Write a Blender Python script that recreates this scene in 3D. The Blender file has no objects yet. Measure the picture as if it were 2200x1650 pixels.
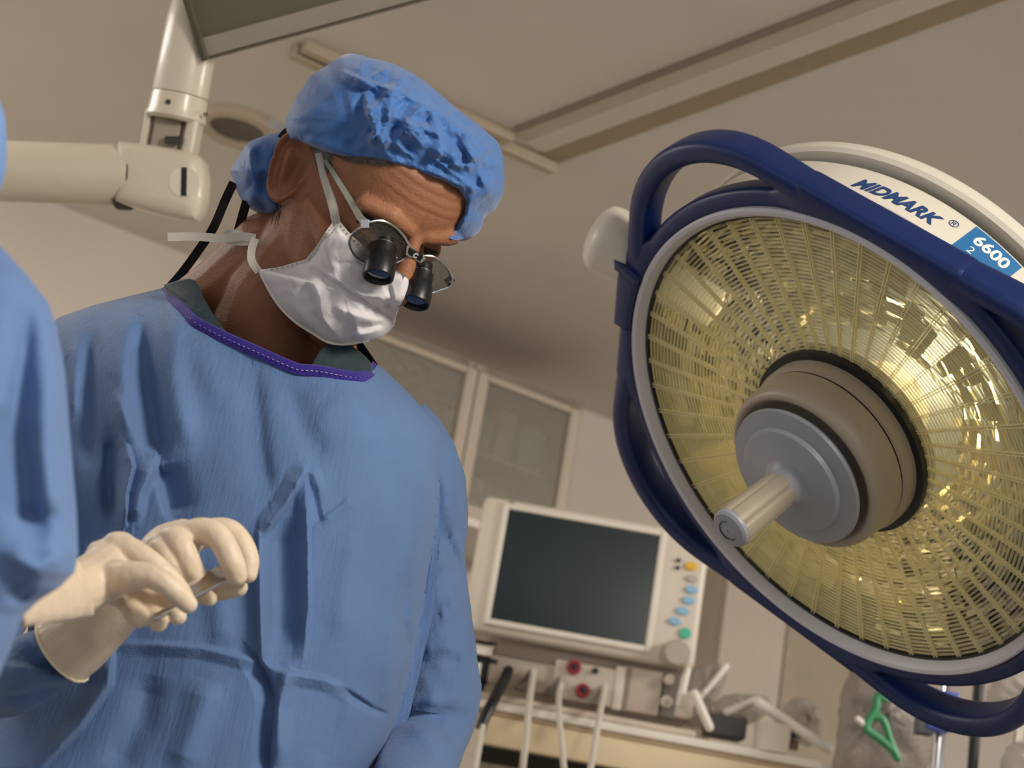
import bpy, bmesh, math, random
import numpy as np
from mathutils import Vector, Matrix, noise
from mathutils.bvhtree import BVHTree

# ---------------------------------------------------------------- camera, light, exposure
scene = bpy.context.scene
COL = scene.collection
F = 3600.0                                   # focal length in pixels of the 2200x1650 frame
TH, RO = math.radians(19), math.radians(10)  # the camera looks up 19 degrees and is rolled by 10
CAM = np.array([0.0, 0.0, 1.05])
fw = np.array([0, math.cos(TH), math.sin(TH)])
_u = np.array([0, -math.sin(TH), math.cos(TH)])
_r = np.array([1.0, 0, 0])
RT = math.cos(RO) * _r + math.sin(RO) * _u
UP = -math.sin(RO) * _r + math.cos(RO) * _u

cd = bpy.data.cameras.new('camera')
cam = bpy.data.objects.new('camera', cd)
COL.objects.link(cam)
cd.sensor_width = 36
cd.lens = F / 2200 * 36
cd.clip_start = 0.05
cd.dof.use_dof = True
cd.dof.focus_distance = 1.58
cd.dof.aperture_fstop = 7.0
cam.matrix_world = Matrix(((RT[0], UP[0], -fw[0], CAM[0]), (RT[1], UP[1], -fw[1], CAM[1]),
                           (RT[2], UP[2], -fw[2], CAM[2]), (0, 0, 0, 1)))
scene.camera = cam
scene.view_settings.view_transform = 'Standard'
scene.view_settings.look = 'None'
scene.view_settings.gamma = 1
scene.view_settings.use_curve_mapping = False
scene.view_settings.exposure = 0.0
scene.cycles.max_bounces = 7
scene.cycles.glossy_bounces = 3
scene.cycles.transmission_bounces = 4
scene.cycles.transparent_max_bounces = 7

w = bpy.data.worlds.new('world')
scene.world = w
w.use_nodes = True
w.node_tree.nodes['Background'].inputs[0].default_value = (1.0, 0.97, 0.945, 1)
w.node_tree.nodes['Background'].inputs[1].default_value = 0.60


def area_light(name, loc, target, size, power, col, spread=180):
    d = bpy.data.lights.new(name, 'AREA')
    d.shape = 'DISK'
    d.size = size
    d.energy = power
    d.color = col
    d.spread = math.radians(spread)
    o = bpy.data.objects.new(name, d)
    COL.objects.link(o)
    o.location = loc
    o.rotation_euler = (Vector(target) - Vector(loc)).to_track_quat('-Z', 'Y').to_euler()
    return o


# the second surgical lamp of the room, over the table to the right of the camera
area_light('surgical_key_lamp', (0.95, 0.30, 2.15), (-0.25, 1.35, 1.40), 0.45, 10.5, (1.0, 0.91, 0.78), 110)
# unseen fill lights added near the ceiling to brighten walls, monitor and figures
area_light('ceiling_fill_light', (0.5, -0.9, 2.45), (0.2, 0.6, 0.6), 1.1, 6, (0.95, 0.96, 1.0))
area_light('ceiling_fill_light', (2.2, 2.2, 2.40), (1.9, 2.9, 0.6), 0.9, 58, (1.0, 0.94, 0.87))
area_light('ceiling_fill_light', (-1.7, 2.1, 2.40), (-1.7, 2.5, 0.6), 0.9, 24, (1.0, 0.94, 0.87))


def ray(px, py):
    return fw + RT * (px - 1100) / F + UP * (825 - py) / F


def P(px, py, d):
    return CAM + d * ray(px, py)


def hit(px, py, pt, n):
    r = ray(px, py)
    n = np.asarray(n, float)
    t = ((np.asarray(pt) - CAM) @ n) / (r @ n)
    return CAM + r * t


def proj(p):
    v = np.asarray(p) - CAM
    z = v @ fw
    return 1100 + F * (v @ RT) / z, 825 - F * (v @ UP) / z, z


def Pa(px, py, d):
    px, py, d = np.broadcast_arrays(np.asarray(px, float), np.asarray(py, float), np.asarray(d, float))
    return CAM + d[..., None] * (fw + RT * ((px - 1100) / F)[..., None] + UP * ((825 - py) / F)[..., None])


def unit(v):
    v = np.asarray(v, float)
    return v / max(1e-12, np.linalg.norm(v))


# ---------------------------------------------------------------- materials
def lin(c):
    if isinstance(c, str):
        c = [int(c[i:i + 2], 16) / 255 for i in (0, 2, 4)]
    return [x / 12.92 if x <= 0.04045 else ((x + 0.055) / 1.055) ** 2.4 for x in c] + [1.0]


MATS = {}


def mat(name, col, rough=0.5, metal=0.0, var=0.06, vscale=8.0, bump=0.0, bscale=60.0, spec=0.5,
        alpha=1.0, trans=0.0, sheen=0.0, sss=0.0, emit=0.0, coat=0.0):
    if name in MATS:
        return MATS[name]
    m = bpy.data.materials.new(name)
    m.use_nodes = True
    nt = m.node_tree
    b = nt.nodes['Principled BSDF']
    c = lin(col)
    tc = nt.nodes.new('ShaderNodeTexCoord')
    if var > 0:
        n = nt.nodes.new('ShaderNodeTexNoise')
        n.inputs['Scale'].default_value = vscale
        n.inputs['Detail'].default_value = 4
        nt.links.new(tc.outputs['Object'], n.inputs['Vector'])
        r = nt.nodes.new('ShaderNodeValToRGB')
        r.color_ramp.elements[0].position = 0.3
        r.color_ramp.elements[1].position = 0.7
        r.color_ramp.elements[0].color = [min(1, x * (1 - var)) for x in c[:3]] + [1]
        r.color_ramp.elements[1].color = [min(1, x * (1 + var)) for x in c[:3]] + [1]
        nt.links.new(n.outputs['Fac'], r.inputs['Fac'])
        nt.links.new(r.outputs['Color'], b.inputs['Base Color'])
    else:
        b.inputs['Base Color'].default_value = c
    b.inputs['Roughness'].default_value = rough
    b.inputs['Metallic'].default_value = metal
    b.inputs['Specular IOR Level'].default_value = spec
    b.inputs['Alpha'].default_value = alpha
    b.inputs['Transmission Weight'].default_value = trans
    b.inputs['Sheen Weight'].default_value = sheen
    b.inputs['Coat Weight'].default_value = coat
    if sss:
        b.inputs['Subsurface Weight'].default_value = sss
        b.inputs['Subsurface Radius'].default_value = (0.010, 0.004, 0.002)
        b.inputs['Subsurface Scale'].default_value = 1.0
    if emit:
        b.inputs['Emission Color'].default_value = c
        b.inputs['Emission Strength'].default_value = emit
    if bump:
        n2 = nt.nodes.new('ShaderNodeTexNoise')
        n2.inputs['Scale'].default_value = bscale
        n2.inputs['Detail'].default_value = 6
        nt.links.new(tc.outputs['Object'], n2.inputs['Vector'])
        bp = nt.nodes.new('ShaderNodeBump')
        bp.inputs['Strength'].default_value = 1.0
        bp.inputs['Distance'].default_value = bump
        nt.links.new(n2.outputs['Fac'], bp.inputs['Height'])
        nt.links.new(bp.outputs['Normal'], b.inputs['Normal'])
    MATS[name] = m
    return m


def fabric(name, col, rough=0.75, cell=620.0, weave=0.00035, crumple=0.0015, cscale=14.0, crepe=0.0, sheen=0.15):
    """spun-bonded non-woven cloth: embossed dot weave, soft crumple, slight colour mottling"""
    m = mat(name, col, rough, var=0.10, vscale=9, sheen=sheen, spec=0.3)
    nt = m.node_tree
    b = nt.nodes['Principled BSDF']
    tc = [n for n in nt.nodes if n.type == 'TEX_COORD'][0]
    v = nt.nodes.new('ShaderNodeTexVoronoi')
    v.inputs['Scale'].default_value = cell
    v.inputs['Randomness'].default_value = 0.35
    n = nt.nodes.new('ShaderNodeTexNoise')
    n.inputs['Scale'].default_value = cscale
    n.inputs['Detail'].default_value = 5
    n.inputs['Distortion'].default_value = 0.8
    for q in (v, n):
        nt.links.new(tc.outputs['Object'], q.inputs['Vector'])
    b1 = nt.nodes.new('ShaderNodeBump')
    b1.inputs['Distance'].default_value = weave
    b1.inputs['Strength'].default_value = 0.8
    b2 = nt.nodes.new('ShaderNodeBump')
    b2.inputs['Distance'].default_value = crumple
    mp_ = nt.nodes.new('ShaderNodeMapping')
    mp_.inputs['Scale'].default_value = (260, 260, 26)
    mp_.inputs['Rotation'].default_value = (0.0, 0.12, 0.0)
    n3 = nt.nodes.new('ShaderNodeTexNoise')
    n3.inputs['Scale'].default_value = 1.0
    n3.inputs['Detail'].default_value = 3
    nt.links.new(tc.outputs['Object'], mp_.inputs['Vector'])
    nt.links.new(mp_.outputs['Vector'], n3.inputs['Vector'])
    b3 = nt.nodes.new('ShaderNodeBump')
    b3.inputs['Distance'].default_value = crepe
    nt.links.new(n3.outputs['Fac'], b3.inputs['Height'])
    nt.links.new(b1.outputs['Normal'], b3.inputs['Normal'])
    nt.links.new(v.outputs['Distance'], b1.inputs['Height'])
    nt.links.new(n.outputs['Fac'], b2.inputs['Height'])
    nt.links.new(b3.outputs['Normal'], b2.inputs['Normal'])
    nt.links.new(b2.outputs['Normal'], b.inputs['Normal'])
    return m


def clear_film(name, tint, amount, rough=0.15, crinkle=0.004):
    """thin clear plastic: mostly seen through, with a veil and a sheen"""
    m = bpy.data.materials.new(name)
    m.use_nodes = True
    nt = m.node_tree
    b = nt.nodes['Principled BSDF']
    b.inputs['Base Color'].default_value = lin(tint)
    b.inputs['Roughness'].default_value = rough
    t = nt.nodes.new('ShaderNodeBsdfTransparent')
    t.inputs[0].default_value = [0.6 + 0.4 * x for x in lin(tint)[:3]] + [1]
    n = nt.nodes.new('ShaderNodeTexNoise')
    n.inputs['Scale'].default_value = 22
    n.inputs['Detail'].default_value = 4
    bp = nt.nodes.new('ShaderNodeBump')
    bp.inputs['Distance'].default_value = crinkle
    nt.links.new(n.outputs['Fac'], bp.inputs['Height'])
    nt.links.new(bp.outputs['Normal'], b.inputs['Normal'])
    mx = nt.nodes.new('ShaderNodeMixShader')
    mx.inputs[0].default_value = amount
    nt.links.new(t.outputs[0], mx.inputs[1])
    nt.links.new(b.outputs[0], mx.inputs[2])
    nt.links.new(mx.outputs[0], nt.nodes['Material Output'].inputs['Surface'])
    MATS[name] = m
    return m


# ---------------------------------------------------------------- mesh helpers
WLOC = {}


def wl(o):
    return WLOC.get(o.name, np.zeros(3)) if o is not None else np.zeros(3)


def tag(o, label, cat=None, group=None, kind=None):
    o['label'] = label
    if cat:
        o['category'] = cat
    if group:
        o['group'] = group
    if kind:
        o['kind'] = kind
    return o


def thing(name, loc, label, cat, group=None):
    o = bpy.data.objects.new(name, None)
    o.empty_display_size = 0.05
    COL.objects.link(o)
    o.location = loc
    WLOC[o.name] = np.asarray(loc, float)
    return tag(o, label, cat, group)


def mesh_obj(name, V, Fc, m, parent=None, smooth=True, origin=None, label=None):
    V = np.asarray(V, float)
    if origin is None:
        if parent is not None:
            origin = wl(parent)
        else:
            origin = np.array([V[:, 0].mean(), V[:, 1].mean(), V[:, 2].min()])
    origin = np.asarray(origin, float)
    me = bpy.data.meshes.new(name)
    me.from_pydata((V - origin).tolist(), [], [list(map(int, f)) for f in Fc])
    me.update()
    if smooth:
        me.polygons.foreach_set('use_smooth', [True] * len(me.polygons))
        if smooth != 'all':
            try:
                me.set_sharp_from_angle(angle=math.radians(38))
            except Exception:
                pass
    me.materials.append(m)
    o = bpy.data.objects.new(name, me)
    COL.objects.link(o)
    WLOC[o.name] = origin
    if parent is not None:
        o.parent = parent
        o.location = origin - wl(parent)
    else:
        o.location = origin
    if label:
        o['label'] = label
    return o


def frames(pts):
    pts = np.asarray(pts, float)
    T = np.gradient(pts, axis=0)
    T /= np.maximum(1e-9, np.linalg.norm(T, axis=1))[:, None]
    a = np.array([0, 0, 1.0]) if abs(T[0][2]) < 0.9 else np.array([1.0, 0, 0])
    n = unit(np.cross(T[0], a))
    out = []
    for t in T:
        n = unit(n - t * (n @ t))
        out.append((t, n, np.cross(t, n)))
    return out


def smooth_path(pts, n=12):
    """Catmull-Rom through the points; extra columns (radius) ride along"""
    p = np.asarray(pts, float)
    p = np.vstack([2 * p[0] - p[1], p, 2 * p[-1] - p[-2]])
    out = []
    for i in range(1, len(p) - 2):
        for k in range(n):
            t = k / n
            a, b, c, d = p[i - 1], p[i], p[i + 1], p[i + 2]
            out.append(0.5 * ((2 * b) + (-a + c) * t + (2 * a - 5 * b + 4 * c - d) * t * t + (-a + 3 * b - 3 * c + d) * t ** 3))
    out.append(p[-2])
    return np.array(out)


class MB:
    def __init__(s):
        s.V = []
        s.F = []

    def add(s, V, Fc):
        o = len(s.V)
        s.V += [tuple(v) for v in V]
        s.F += [[i + o for i in f] for f in Fc]
        return s

    def loft(s, rings, closed=True, cap=True):
        n = len(rings[0])
        V = [v for r in rings for v in r]
        Fc = []
        for i in range(len(rings) - 1):
            for j in range(n if closed else n - 1):
                k = (j + 1) % n
                Fc.append((i * n + j, i * n + k, (i + 1) * n + k, (i + 1) * n + j))
        if cap:
            Fc.append(tuple(range(n))[::-1])
            Fc.append(tuple((len(rings) - 1) * n + j for j in range(n)))
        return s.add(V, Fc)

    def tube(s, pts, r, n=12, cap=True, flat=1.0, roundcap=False, ref=None):
        pts = np.asarray(pts, float)
        r = np.broadcast_to(np.asarray(r, float), (len(pts),)).copy()
        if roundcap:
            def ext(p0, p1, rr):
                d = unit(p0 - p1)
                return [(p0 + d * rr * math.sin(a), rr * math.cos(a)) for a in (1.45, 1.1, 0.75, 0.4)]
            A = ext(pts[0], pts[1], r[0])
            B = ext(pts[-1], pts[-2], r[-1])[::-1]
            pts = np.array([a[0] for a in A] + list(pts) + [b[0] for b in B])
            r = np.array([a[1] for a in A] + list(r) + [b[1] for b in B])
        fr = frames(pts)
        rings = []
        for p, rr, (t, nn, bb) in zip(pts, r, fr):
            if ref is not None:
                nn = unit(np.asarray(ref) - t * (np.asarray(ref) @ t))
                bb = np.cross(t, nn)
            rings.append([p + (nn * math.cos(a) * flat + bb * math.sin(a)) * rr
                          for a in np.linspace(0, 2 * math.pi, n, endpoint=False)])
        return s.loft(rings, cap=cap)

    def lathe(s, prof, O, ax, n=48, cap=False, ref=None, a0=0.0, a1=2 * math.pi):
        ax = unit(ax)
        e1 = unit(np.cross([0, 0, 1.0] if abs(ax[2]) < 0.99 else [0, 1.0, 0], ax)) if ref is None else unit(np.asarray(ref) - ax * (np.asarray(ref) @ ax))
        e2 = np.cross(ax, e1)
        rings = []
        full = abs(a1 - a0 - 2 * math.pi) < 1e-6
        A = np.linspace(a0, a1, n, endpoint=not full)
        for r, z in prof:
            rings.append([np.asarray(O) + ax * z + (e1 * math.cos(a) + e2 * math.sin(a)) * r for a in A])
        return s.loft(rings, closed=full, cap=cap)

    def box(s, O, ex, ey, ez, bevel=0.0):
        """box centred on O with half extent vectors ex, ey, ez; bevel in metres"""
        O, ex, ey, ez = (np.asarray(q, float) for q in (O, ex, ey, ez))
        if bevel <= 0:
            V = [O + ex * a + ey * b + ez * c for c in (-1, 1) for b in (-1, 1) for a in (-1, 1)]
            return s.add(V, [(0, 2, 3, 1), (4, 5, 7, 6), (0, 1, 5, 4), (2, 6, 7, 3), (0, 4, 6, 2), (1, 3, 7, 5)])
        bm = bmesh.new()
        bmesh.ops.create_cube(bm, size=2)
        for v in bm.verts:
            v.co = Vector(O + ex * v.co.x + ey * v.co.y + ez * v.co.z)
        bmesh.ops.bevel(bm, geom=list(bm.edges), offset=bevel, segments=3, profile=0.6, affect='EDGES')
        bm.verts.index_update()
        V = [tuple(v.co) for v in bm.verts]
        Fc = [[v.index for v in f.verts] for f in bm.faces]
        bm.free()
        return s.add(V, Fc)

    def prism(s, poly, n):
        """closed polygon of 3d points extruded along vector n"""
        k = len(poly)
        V = [np.asarray(p) for p in poly] + [np.asarray(p) + n for p in poly]
        Fc = [tuple(range(k))[::-1], tuple(range(k, 2 * k))]
        Fc += [(i, (i + 1) % k, k + (i + 1) % k, k + i) for i in range(k)]
        return s.add(V, Fc)

    def grid(s, G, closed_u=False):
        """G[i][j] array of points"""
        G = np.asarray(G)
        a, b = G.shape[:2]
        Fc = []
        for i in range(a - 1):
            for j in range(b if closed_u else b - 1):
                k = (j + 1) % b
                Fc.append((i * b + j, i * b + k, (i + 1) * b + k, (i + 1) * b + j))
        return s.add(G.reshape(-1, 3), Fc)

    def build(s, name, m, parent=None, smooth=True, label=None, origin=None):
        return mesh_obj(name, s.V, s.F, m, parent, smooth, origin, label)


def text_mesh(body, size, shear=0.0, bold=0.0, extrude=0.0):
    """lettering as (verts, faces) in its own flat x/y plane, x centred"""
    c = bpy.data.curves.new('lettering', 'FONT')
    c.body = body
    c.size = size
    c.shear = shear
    c.offset = bold
    c.align_x = 'CENTER'
    c.resolution_u = 4
    o = bpy.data.objects.new('lettering_tmp', c)
    COL.objects.link(o)
    dg = bpy.context.evaluated_depsgraph_get()
    me = bpy.data.meshes.new_from_object(o.evaluated_get(dg))
    V = [tuple(v.co) for v in me.vertices]
    Fc = [tuple(p.vertices) for p in me.polygons]
    bpy.data.objects.remove(o)
    bpy.data.curves.remove(c)
    bpy.data.meshes.remove(me)
    return np.array(V), Fc


def remeshed(mb, voxel, smooth=2, lam=0.5):
    """unite overlapping closed shapes of an MB into ONE continuous surface"""
    me = bpy.data.meshes.new('tmp')
    me.from_pydata([tuple(v) for v in mb.V], [], [list(map(int, f)) for f in mb.F])
    bm = bmesh.new()
    bm.from_mesh(me)
    bmesh.ops.recalc_face_normals(bm, faces=bm.faces)
    bm.to_mesh(me)
    bm.free()
    o = bpy.data.objects.new('tmp', me)
    COL.objects.link(o)
    r = o.modifiers.new('r', 'REMESH')
    r.mode = 'VOXEL'
    r.voxel_size = voxel
    if smooth:
        q = o.modifiers.new('s', 'SMOOTH')
        q.factor = lam
        q.iterations = smooth
    dg = bpy.context.evaluated_depsgraph_get()
    out = bpy.data.meshes.new_from_object(o.evaluated_get(dg))
    n = len(out.vertices)
    V = np.empty(n * 3)
    out.vertices.foreach_get('co', V)
    Fc = [tuple(p.vertices) for p in out.polygons]
    bpy.data.objects.remove(o)
    bpy.data.meshes.remove(me)
    bpy.data.meshes.remove(out)
    return V.reshape(-1, 3), Fc


def interp(x, xs, ys):
    return np.interp(x, xs, ys)


def sstep(a, b, x):
    t = np.clip((np.asarray(x, float) - a) / (b - a), 0, 1)
    return t * t * (3 - 2 * t)


def seg_dist(X, Y, poly):
    """distance of points to an open polyline, with signed side and parameter along it"""
    best = np.full(X.shape, 1e9)
    side = np.zeros(X.shape)
    par = np.zeros(X.shape)
    poly = np.asarray(poly, float)
    n = len(poly) - 1
    for i in range(n):
        a, b = poly[i], poly[i + 1]
        d = b - a
        L2 = d @ d + 1e-9
        t = np.clip(((X - a[0]) * d[0] + (Y - a[1]) * d[1]) / L2, 0, 1)
        qx, qy = X - a[0] - t * d[0], Y - a[1] - t * d[1]
        D = np.hypot(qx, qy)
        m = D < best
        best = np.where(m, D, best)
        side = np.where(m, np.sign(d[0] * qy - d[1] * qx), side)
        par = np.where(m, (i + t) / n, par)
    return best, side, par


def relief(X, Y, creases):
    """sum of folds: (polyline px, height m (towards camera +), width px, skew) ; skew<>0 makes one side steep"""
    H = np.zeros(X.shape)
    for poly, h, wd, skew in creases:
        D, S, T = seg_dist(X, Y, poly)
        wloc = wd * np.where(S > 0, 1 + skew, 1 - skew)
        fade = np.minimum(1, np.minimum(T, 1 - T) / 0.18) if len(poly) > 1 else 1
        if wd <= 12:                        # a pressed crease: straight flanks, sharp crest
            prof = np.clip(1 - D / np.maximum(4.0, wloc * 2.0), 0, 1)
        else:
            prof = np.exp(-(D / np.maximum(2.0, wloc)) ** 2)
        H += h * prof * (0.25 + 0.75 * fade)
    return H


def tents(X, Y, lines):
    """sharp paper-like creases: (x, y, angle, length px, width px, height m)"""
    H = np.zeros(X.shape)
    for x, y, a, L, wd, h in lines:
        c, s = math.cos(a), math.sin(a)
        t = (X - x) * c + (Y - y) * s
        d = np.abs(-(X - x) * s + (Y - y) * c)
        H += h * np.clip(1 - d / wd, 0, 1) * np.clip(1.3 - np.abs(t) / (L / 2) * 1.3, 0, 1)
    return H


def nz(x, y, z=0.0, s=1.0):
    return noise.noise((x * s, y * s, z * s))
# ---------------------------------------------------------------- the room
HC = 2.5
M_ceil = mat('ceiling_paint', 'DBD4CC', 0.85, var=0.05, vscale=2, bump=0.0008, bscale=90)
M_wall = mat('wall_paint', 'D6CABE', 0.8, var=0.05, vscale=2, bump=0.0006, bscale=80)
M_floor = mat('floor_vinyl', 'A79F92', 0.4, var=0.08, vscale=6)
M_trim = mat('trim_paint', 'B9A993', 0.5, var=0.04)
M_tan = mat('track_shade_tan', 'A8977C', 0.6, var=0.05)  # tan colour stands in for shade in the track's recess


def ceil(px, py, z=HC):
    return hit(px, py, (0, 0, z), (0, 0, 1))


wa, wb = ceil(100, 430), ceil(1250, 878)
wd = unit(wb - wa)
wn = np.array([wd[1], -wd[0], 0])          # towards the camera
wmid = wa
A0, A1 = wa - wd * 3.0, wb + wd * 4.0


def slab(name, quad, n, m):
    o = MB().prism(quad, np.asarray(n)).build(name, m, smooth=False)
    o['kind'] = 'structure'
    return o


def wallpt(px, py, off=0.0):
    """point on the back wall (off metres in front of it)"""
    return hit(px, py, wmid + wn * off, wn)


Z = np.array([0, 0, 1.0])
o = slab('wall_back', [A0 * (1, 1, 0), A1 * (1, 1, 0), A1, A0], -wn * 0.1, M_wall)
tag(o, 'plain beige back wall below the ceiling')
big = [(-5, -3, 0), (7, -3, 0), (7, 9, 0), (-5, 9, 0)]
o = slab('floor', [np.array(p, float) for p in big], (0, 0, -0.1), M_floor)
tag(o, 'grey vinyl floor of the operating room')
o = slab('ceiling', [np.array(p, float) + Z * HC for p in big], (0, 0, 0.1), M_ceil)
tag(o, 'taupe painted ceiling')

# surface-mounted ceiling tracks: two thin rails and one wide channel meeting them
k = 0


def ceil_bar(pa, pb, width, drop, m, label, top=0.0):
    """bar hugging the ceiling from pixel pa to pixel pb"""
    global k
    k += 1
    a, b = ceil(*pa), ceil(*pb)
    if pb[1] < 0:                      # the wide track runs on across the room
        b = a + (b - a) * 2.0
    d = unit(b - a)
    s = np.cross(Z, d)
    mid = (a + b) / 2 - Z * (drop / 2 + top)
    q = MB().box(mid, d * np.linalg.norm(b - a) / 2, s * width / 2, Z * drop / 2, 0.003)
    o = q.build('trim_%d' % k, m)
    tag(o, label, kind='structure')
    return o


ceil_bar((655, 86), (1103, 285), 0.020, 0.022, M_trim, 'upper thin pale rail on the ceiling behind the blue cap')
ceil_bar((628, 96), (1192, 350), 0.022, 0.024, M_trim, 'lower thin pale rail on the ceiling behind the blue cap')
ceil_bar((1108, 274), (1880, -28), 0.010, 0.010, mat('track_edge', '8F8173', 0.6), 'dark thin edge strip of the wide ceiling track')
ceil_bar((1120, 296), (1960, -28), 0.055, 0.004, mat('track_plate', 'C9BDAE', 0.55, var=0.04), 'flat taupe plate of the wide ceiling track')
ceil_bar((1150, 312), (2050, -28), 0.045, 0.006, mat('track_face', 'DDD2C4', 0.5, var=0.04), 'pale face of the wide ceiling track')
ceil_bar((1180, 336), (2160, -28), 0.050, 0.004, M_tan, 'tan band painted for the shaded recess of the wide ceiling track')

# round flush fitting on the ceiling behind the boom
c = ceil(512, 268)
t = thing('ceiling_speaker', c - Z * 0.035, 'round flush ceiling fitting behind the boom joint', 'ceiling fitting')
MB().lathe([(0.082, 0), (0.082, -0.008), (0.075, -0.016), (0.060, -0.018), (0.053, -0.012), (0.053, 0)], c, Z, 48).build('rim', M_trim, t)
MB().lathe([(0.0535, -0.007), (0.03, -0.004), (0.001, -0.003)], c, Z, 48).build('grille', mat('grille_dark', '6B6359', 0.6), t)
# ---------------------------------------------------------------- surgical lamp head
LC = P(1788.6, 960.65, 1.84937)
LN = unit(RT * -0.715086 - UP * 0.473085 - fw * math.sqrt(1 - 0.715086 ** 2 - 0.473085 ** 2))
L1 = unit(np.cross([0, 0, 1.0], LN))
L2 = np.cross(LN, L1)


def lp(r, a, z):
    return LC + (L1 * math.cos(a) + L2 * math.sin(a)) * r + LN * z


M_blue = mat('lamp_blue_plastic', '07225A', 0.38, var=0.05, vscale=30, bump=0.00015, bscale=600, spec=0.5)
M_white = mat('lamp_white_shell', 'DCD6CA', 0.35, var=0.03, bump=0.00008, bscale=400)
M_grey = mat('lamp_grey_ring', 'CDCDD4', 0.42, var=0.03)
M_hub = mat('lamp_hub_plastic', '989BA4', 0.42, var=0.04, bump=0.0001, bscale=500)
M_handle = mat('lamp_handle_plastic', 'A29887', 0.4, var=0.04, bump=0.0001, bscale=500)
M_dark = mat('black_plastic', '14181C', 0.4, var=0.05)
M_navy = mat('navy_print', '1C3F74', 0.5, var=0.0)

lamp = thing('surgical_lamp', LC - Z * 0.45, 'large round surgical lamp with blue bumper frame and yellowish faceted lens', 'lamp')

RH, RC = 0.314, 0.162                       # rounded-square bumper: half side and corner radius
LOB = [math.radians(a) for a in (86, 176, -94, -4)]


def ro(a):
    """outer radius of the bumper"""
    d = min(abs((a - l + math.pi) % (2 * math.pi) - math.pi) for l in LOB)
    b = math.pi / 4 - d                      # from the middle of a side
    x = RH / math.cos(b)
    if RH * math.tan(b) <= RH - RC:
        return x
    c = (RH - RC) * math.sqrt(2)
    return c * math.cos(d) + math.sqrt(max(0, RC ** 2 - (c * math.sin(d)) ** 2))


def hole(a):
    d = min(abs((a - l + math.pi) % (2 * math.pi) - math.pi) for l in LOB)
    return 1 - float(sstep(math.radians(20), math.radians(29), d))


def rrect(r0, r1, z0, z1, b):
    """rounded rectangle in (r,z)"""
    b = min(b, (r1 - r0) * 0.45, (z1 - z0) * 0.45)
    out = []
    for cx, cz, s in ((r1 - b, z1 - b, 0), (r0 + b, z1 - b, 90), (r0 + b, z0 + b, 180), (r1 - b, z0 + b, 270)):
        for q in (0, 30, 60, 90):
            t = math.radians(s + q)
            out.append((cx + b * math.cos(t), cz + b * math.sin(t)))
    return out


NB = 576
rings = []
for i in range(NB):
    a = 2 * math.pi * i / NB
    h = hole(a)
    r1 = (0.3125 if ro(a) > 0.3145 else ro(a)) * h + (ro(a)) * (1 - h)
    rings.append([lp(r, a, z) for r, z in rrect(0.2905, r1, -0.027, 0.010 - 0.004 * h, 0.008)])
rings.append(rings[0])
bumper = MB().loft(rings, cap=False).build('bumper_ring', M_blue, lamp, smooth='all')
for l in LOB:
    rings = []
    for i in range(41):
        a = l + math.radians(-31 + 62 * i / 40)
        e = abs(i - 20) / 20
        rings.append([lp(r, a, z) for r, z in rrect(ro(a) - 0.0265 - 0.006 * e ** 6, ro(a) - 0.0018 * e ** 8, -0.027 - 0.005 * (1 - e ** 2) + 0.0018 * e ** 8, 0.010 + 0.003 * (1 - e ** 2) - 0.0018 * e ** 8, 0.010)])
    MB().loft(rings).build('grab_handle', M_blue, lamp, smooth='all')
# sliding latch on the bumper
rings = []
for i in range(13):
    a = math.radians(118.5 + 15 * i / 12)
    rings.append([lp(r, a, z) for r, z in rrect(0.293, ro(a) + 0.006, -0.038, 0.014, 0.006)])
MB().loft(rings).build('latch', M_blue, lamp, smooth='all')
rings = []
for i in range(6):
    a = math.radians(116.8 + 2.0 * i / 5)
    rings.append([lp(r, a, z) for r, z in rrect(0.294, ro(a) + 0.010, -0.040, 0.016, 0.003)])
MB().loft(rings).build('latch_lip', M_blue, lamp, smooth='all')

MB().lathe([(0.2925, -0.012), (0.2925, 0.008), (0.290, 0.011), (0.2855, 0.010), (0.281, 0.004), (0.2795, -0.004), (0.2795, -0.014)],
           LC, LN, 144, ref=L1).build('lens_ring', M_grey, lamp)
MB().lathe([(0.2800, -0.002), (0.2770, -0.003), (0.2770, -0.02)], LC, LN, 144, ref=L1).build('lens_gasket', M_dark, lamp)

# white shell behind the bumper with its flange
shell = MB().lathe([(0.300, -0.020), (0.3085, -0.030), (0.3085, -0.076), (0.304, -0.084)], LC, LN, 144, ref=L1).build('shell', M_white, lamp)
MB().lathe([(0.303, -0.083), (0.292, -0.084), (0.292, -0.098)], LC, LN, 144, ref=L1).build('shell_groove', mat('groove_olive', '4A463A', 0.6), lamp)
MB().lathe([(0.288, -0.093), (0.312, -0.094), (0.316, -0.098), (0.317, -0.108), (0.312, -0.116), (0.296, -0.130), (0.24, -0.160), (0.12, -0.185), (0.001, -0.19)],
           LC, LN, 144, ref=L1).build('back_cover', M_white, lamp)


def wrap(V, a0, z0, r, flip=1):
    """flat lettering laid on the cylindrical shell; text runs clockwise as seen from the front"""
    return [lp(r, a0 - x / r, z0 + y * flip) for x, y, _ in V]


def lettering(body, a0, z0, size, m, name, shear=0.0, bold=0.0, r=0.3091, flip=-1, sx=1.0, parent=None):
    V, Fc = text_mesh(body, size, shear, bold)
    V = V * (sx, 1, 1)
    # cut long faces is not needed: glyphs are small against the radius
    return mesh_obj(name, wrap(V, a0, z0, r, flip), Fc, m, parent or shell, smooth=False)


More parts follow.
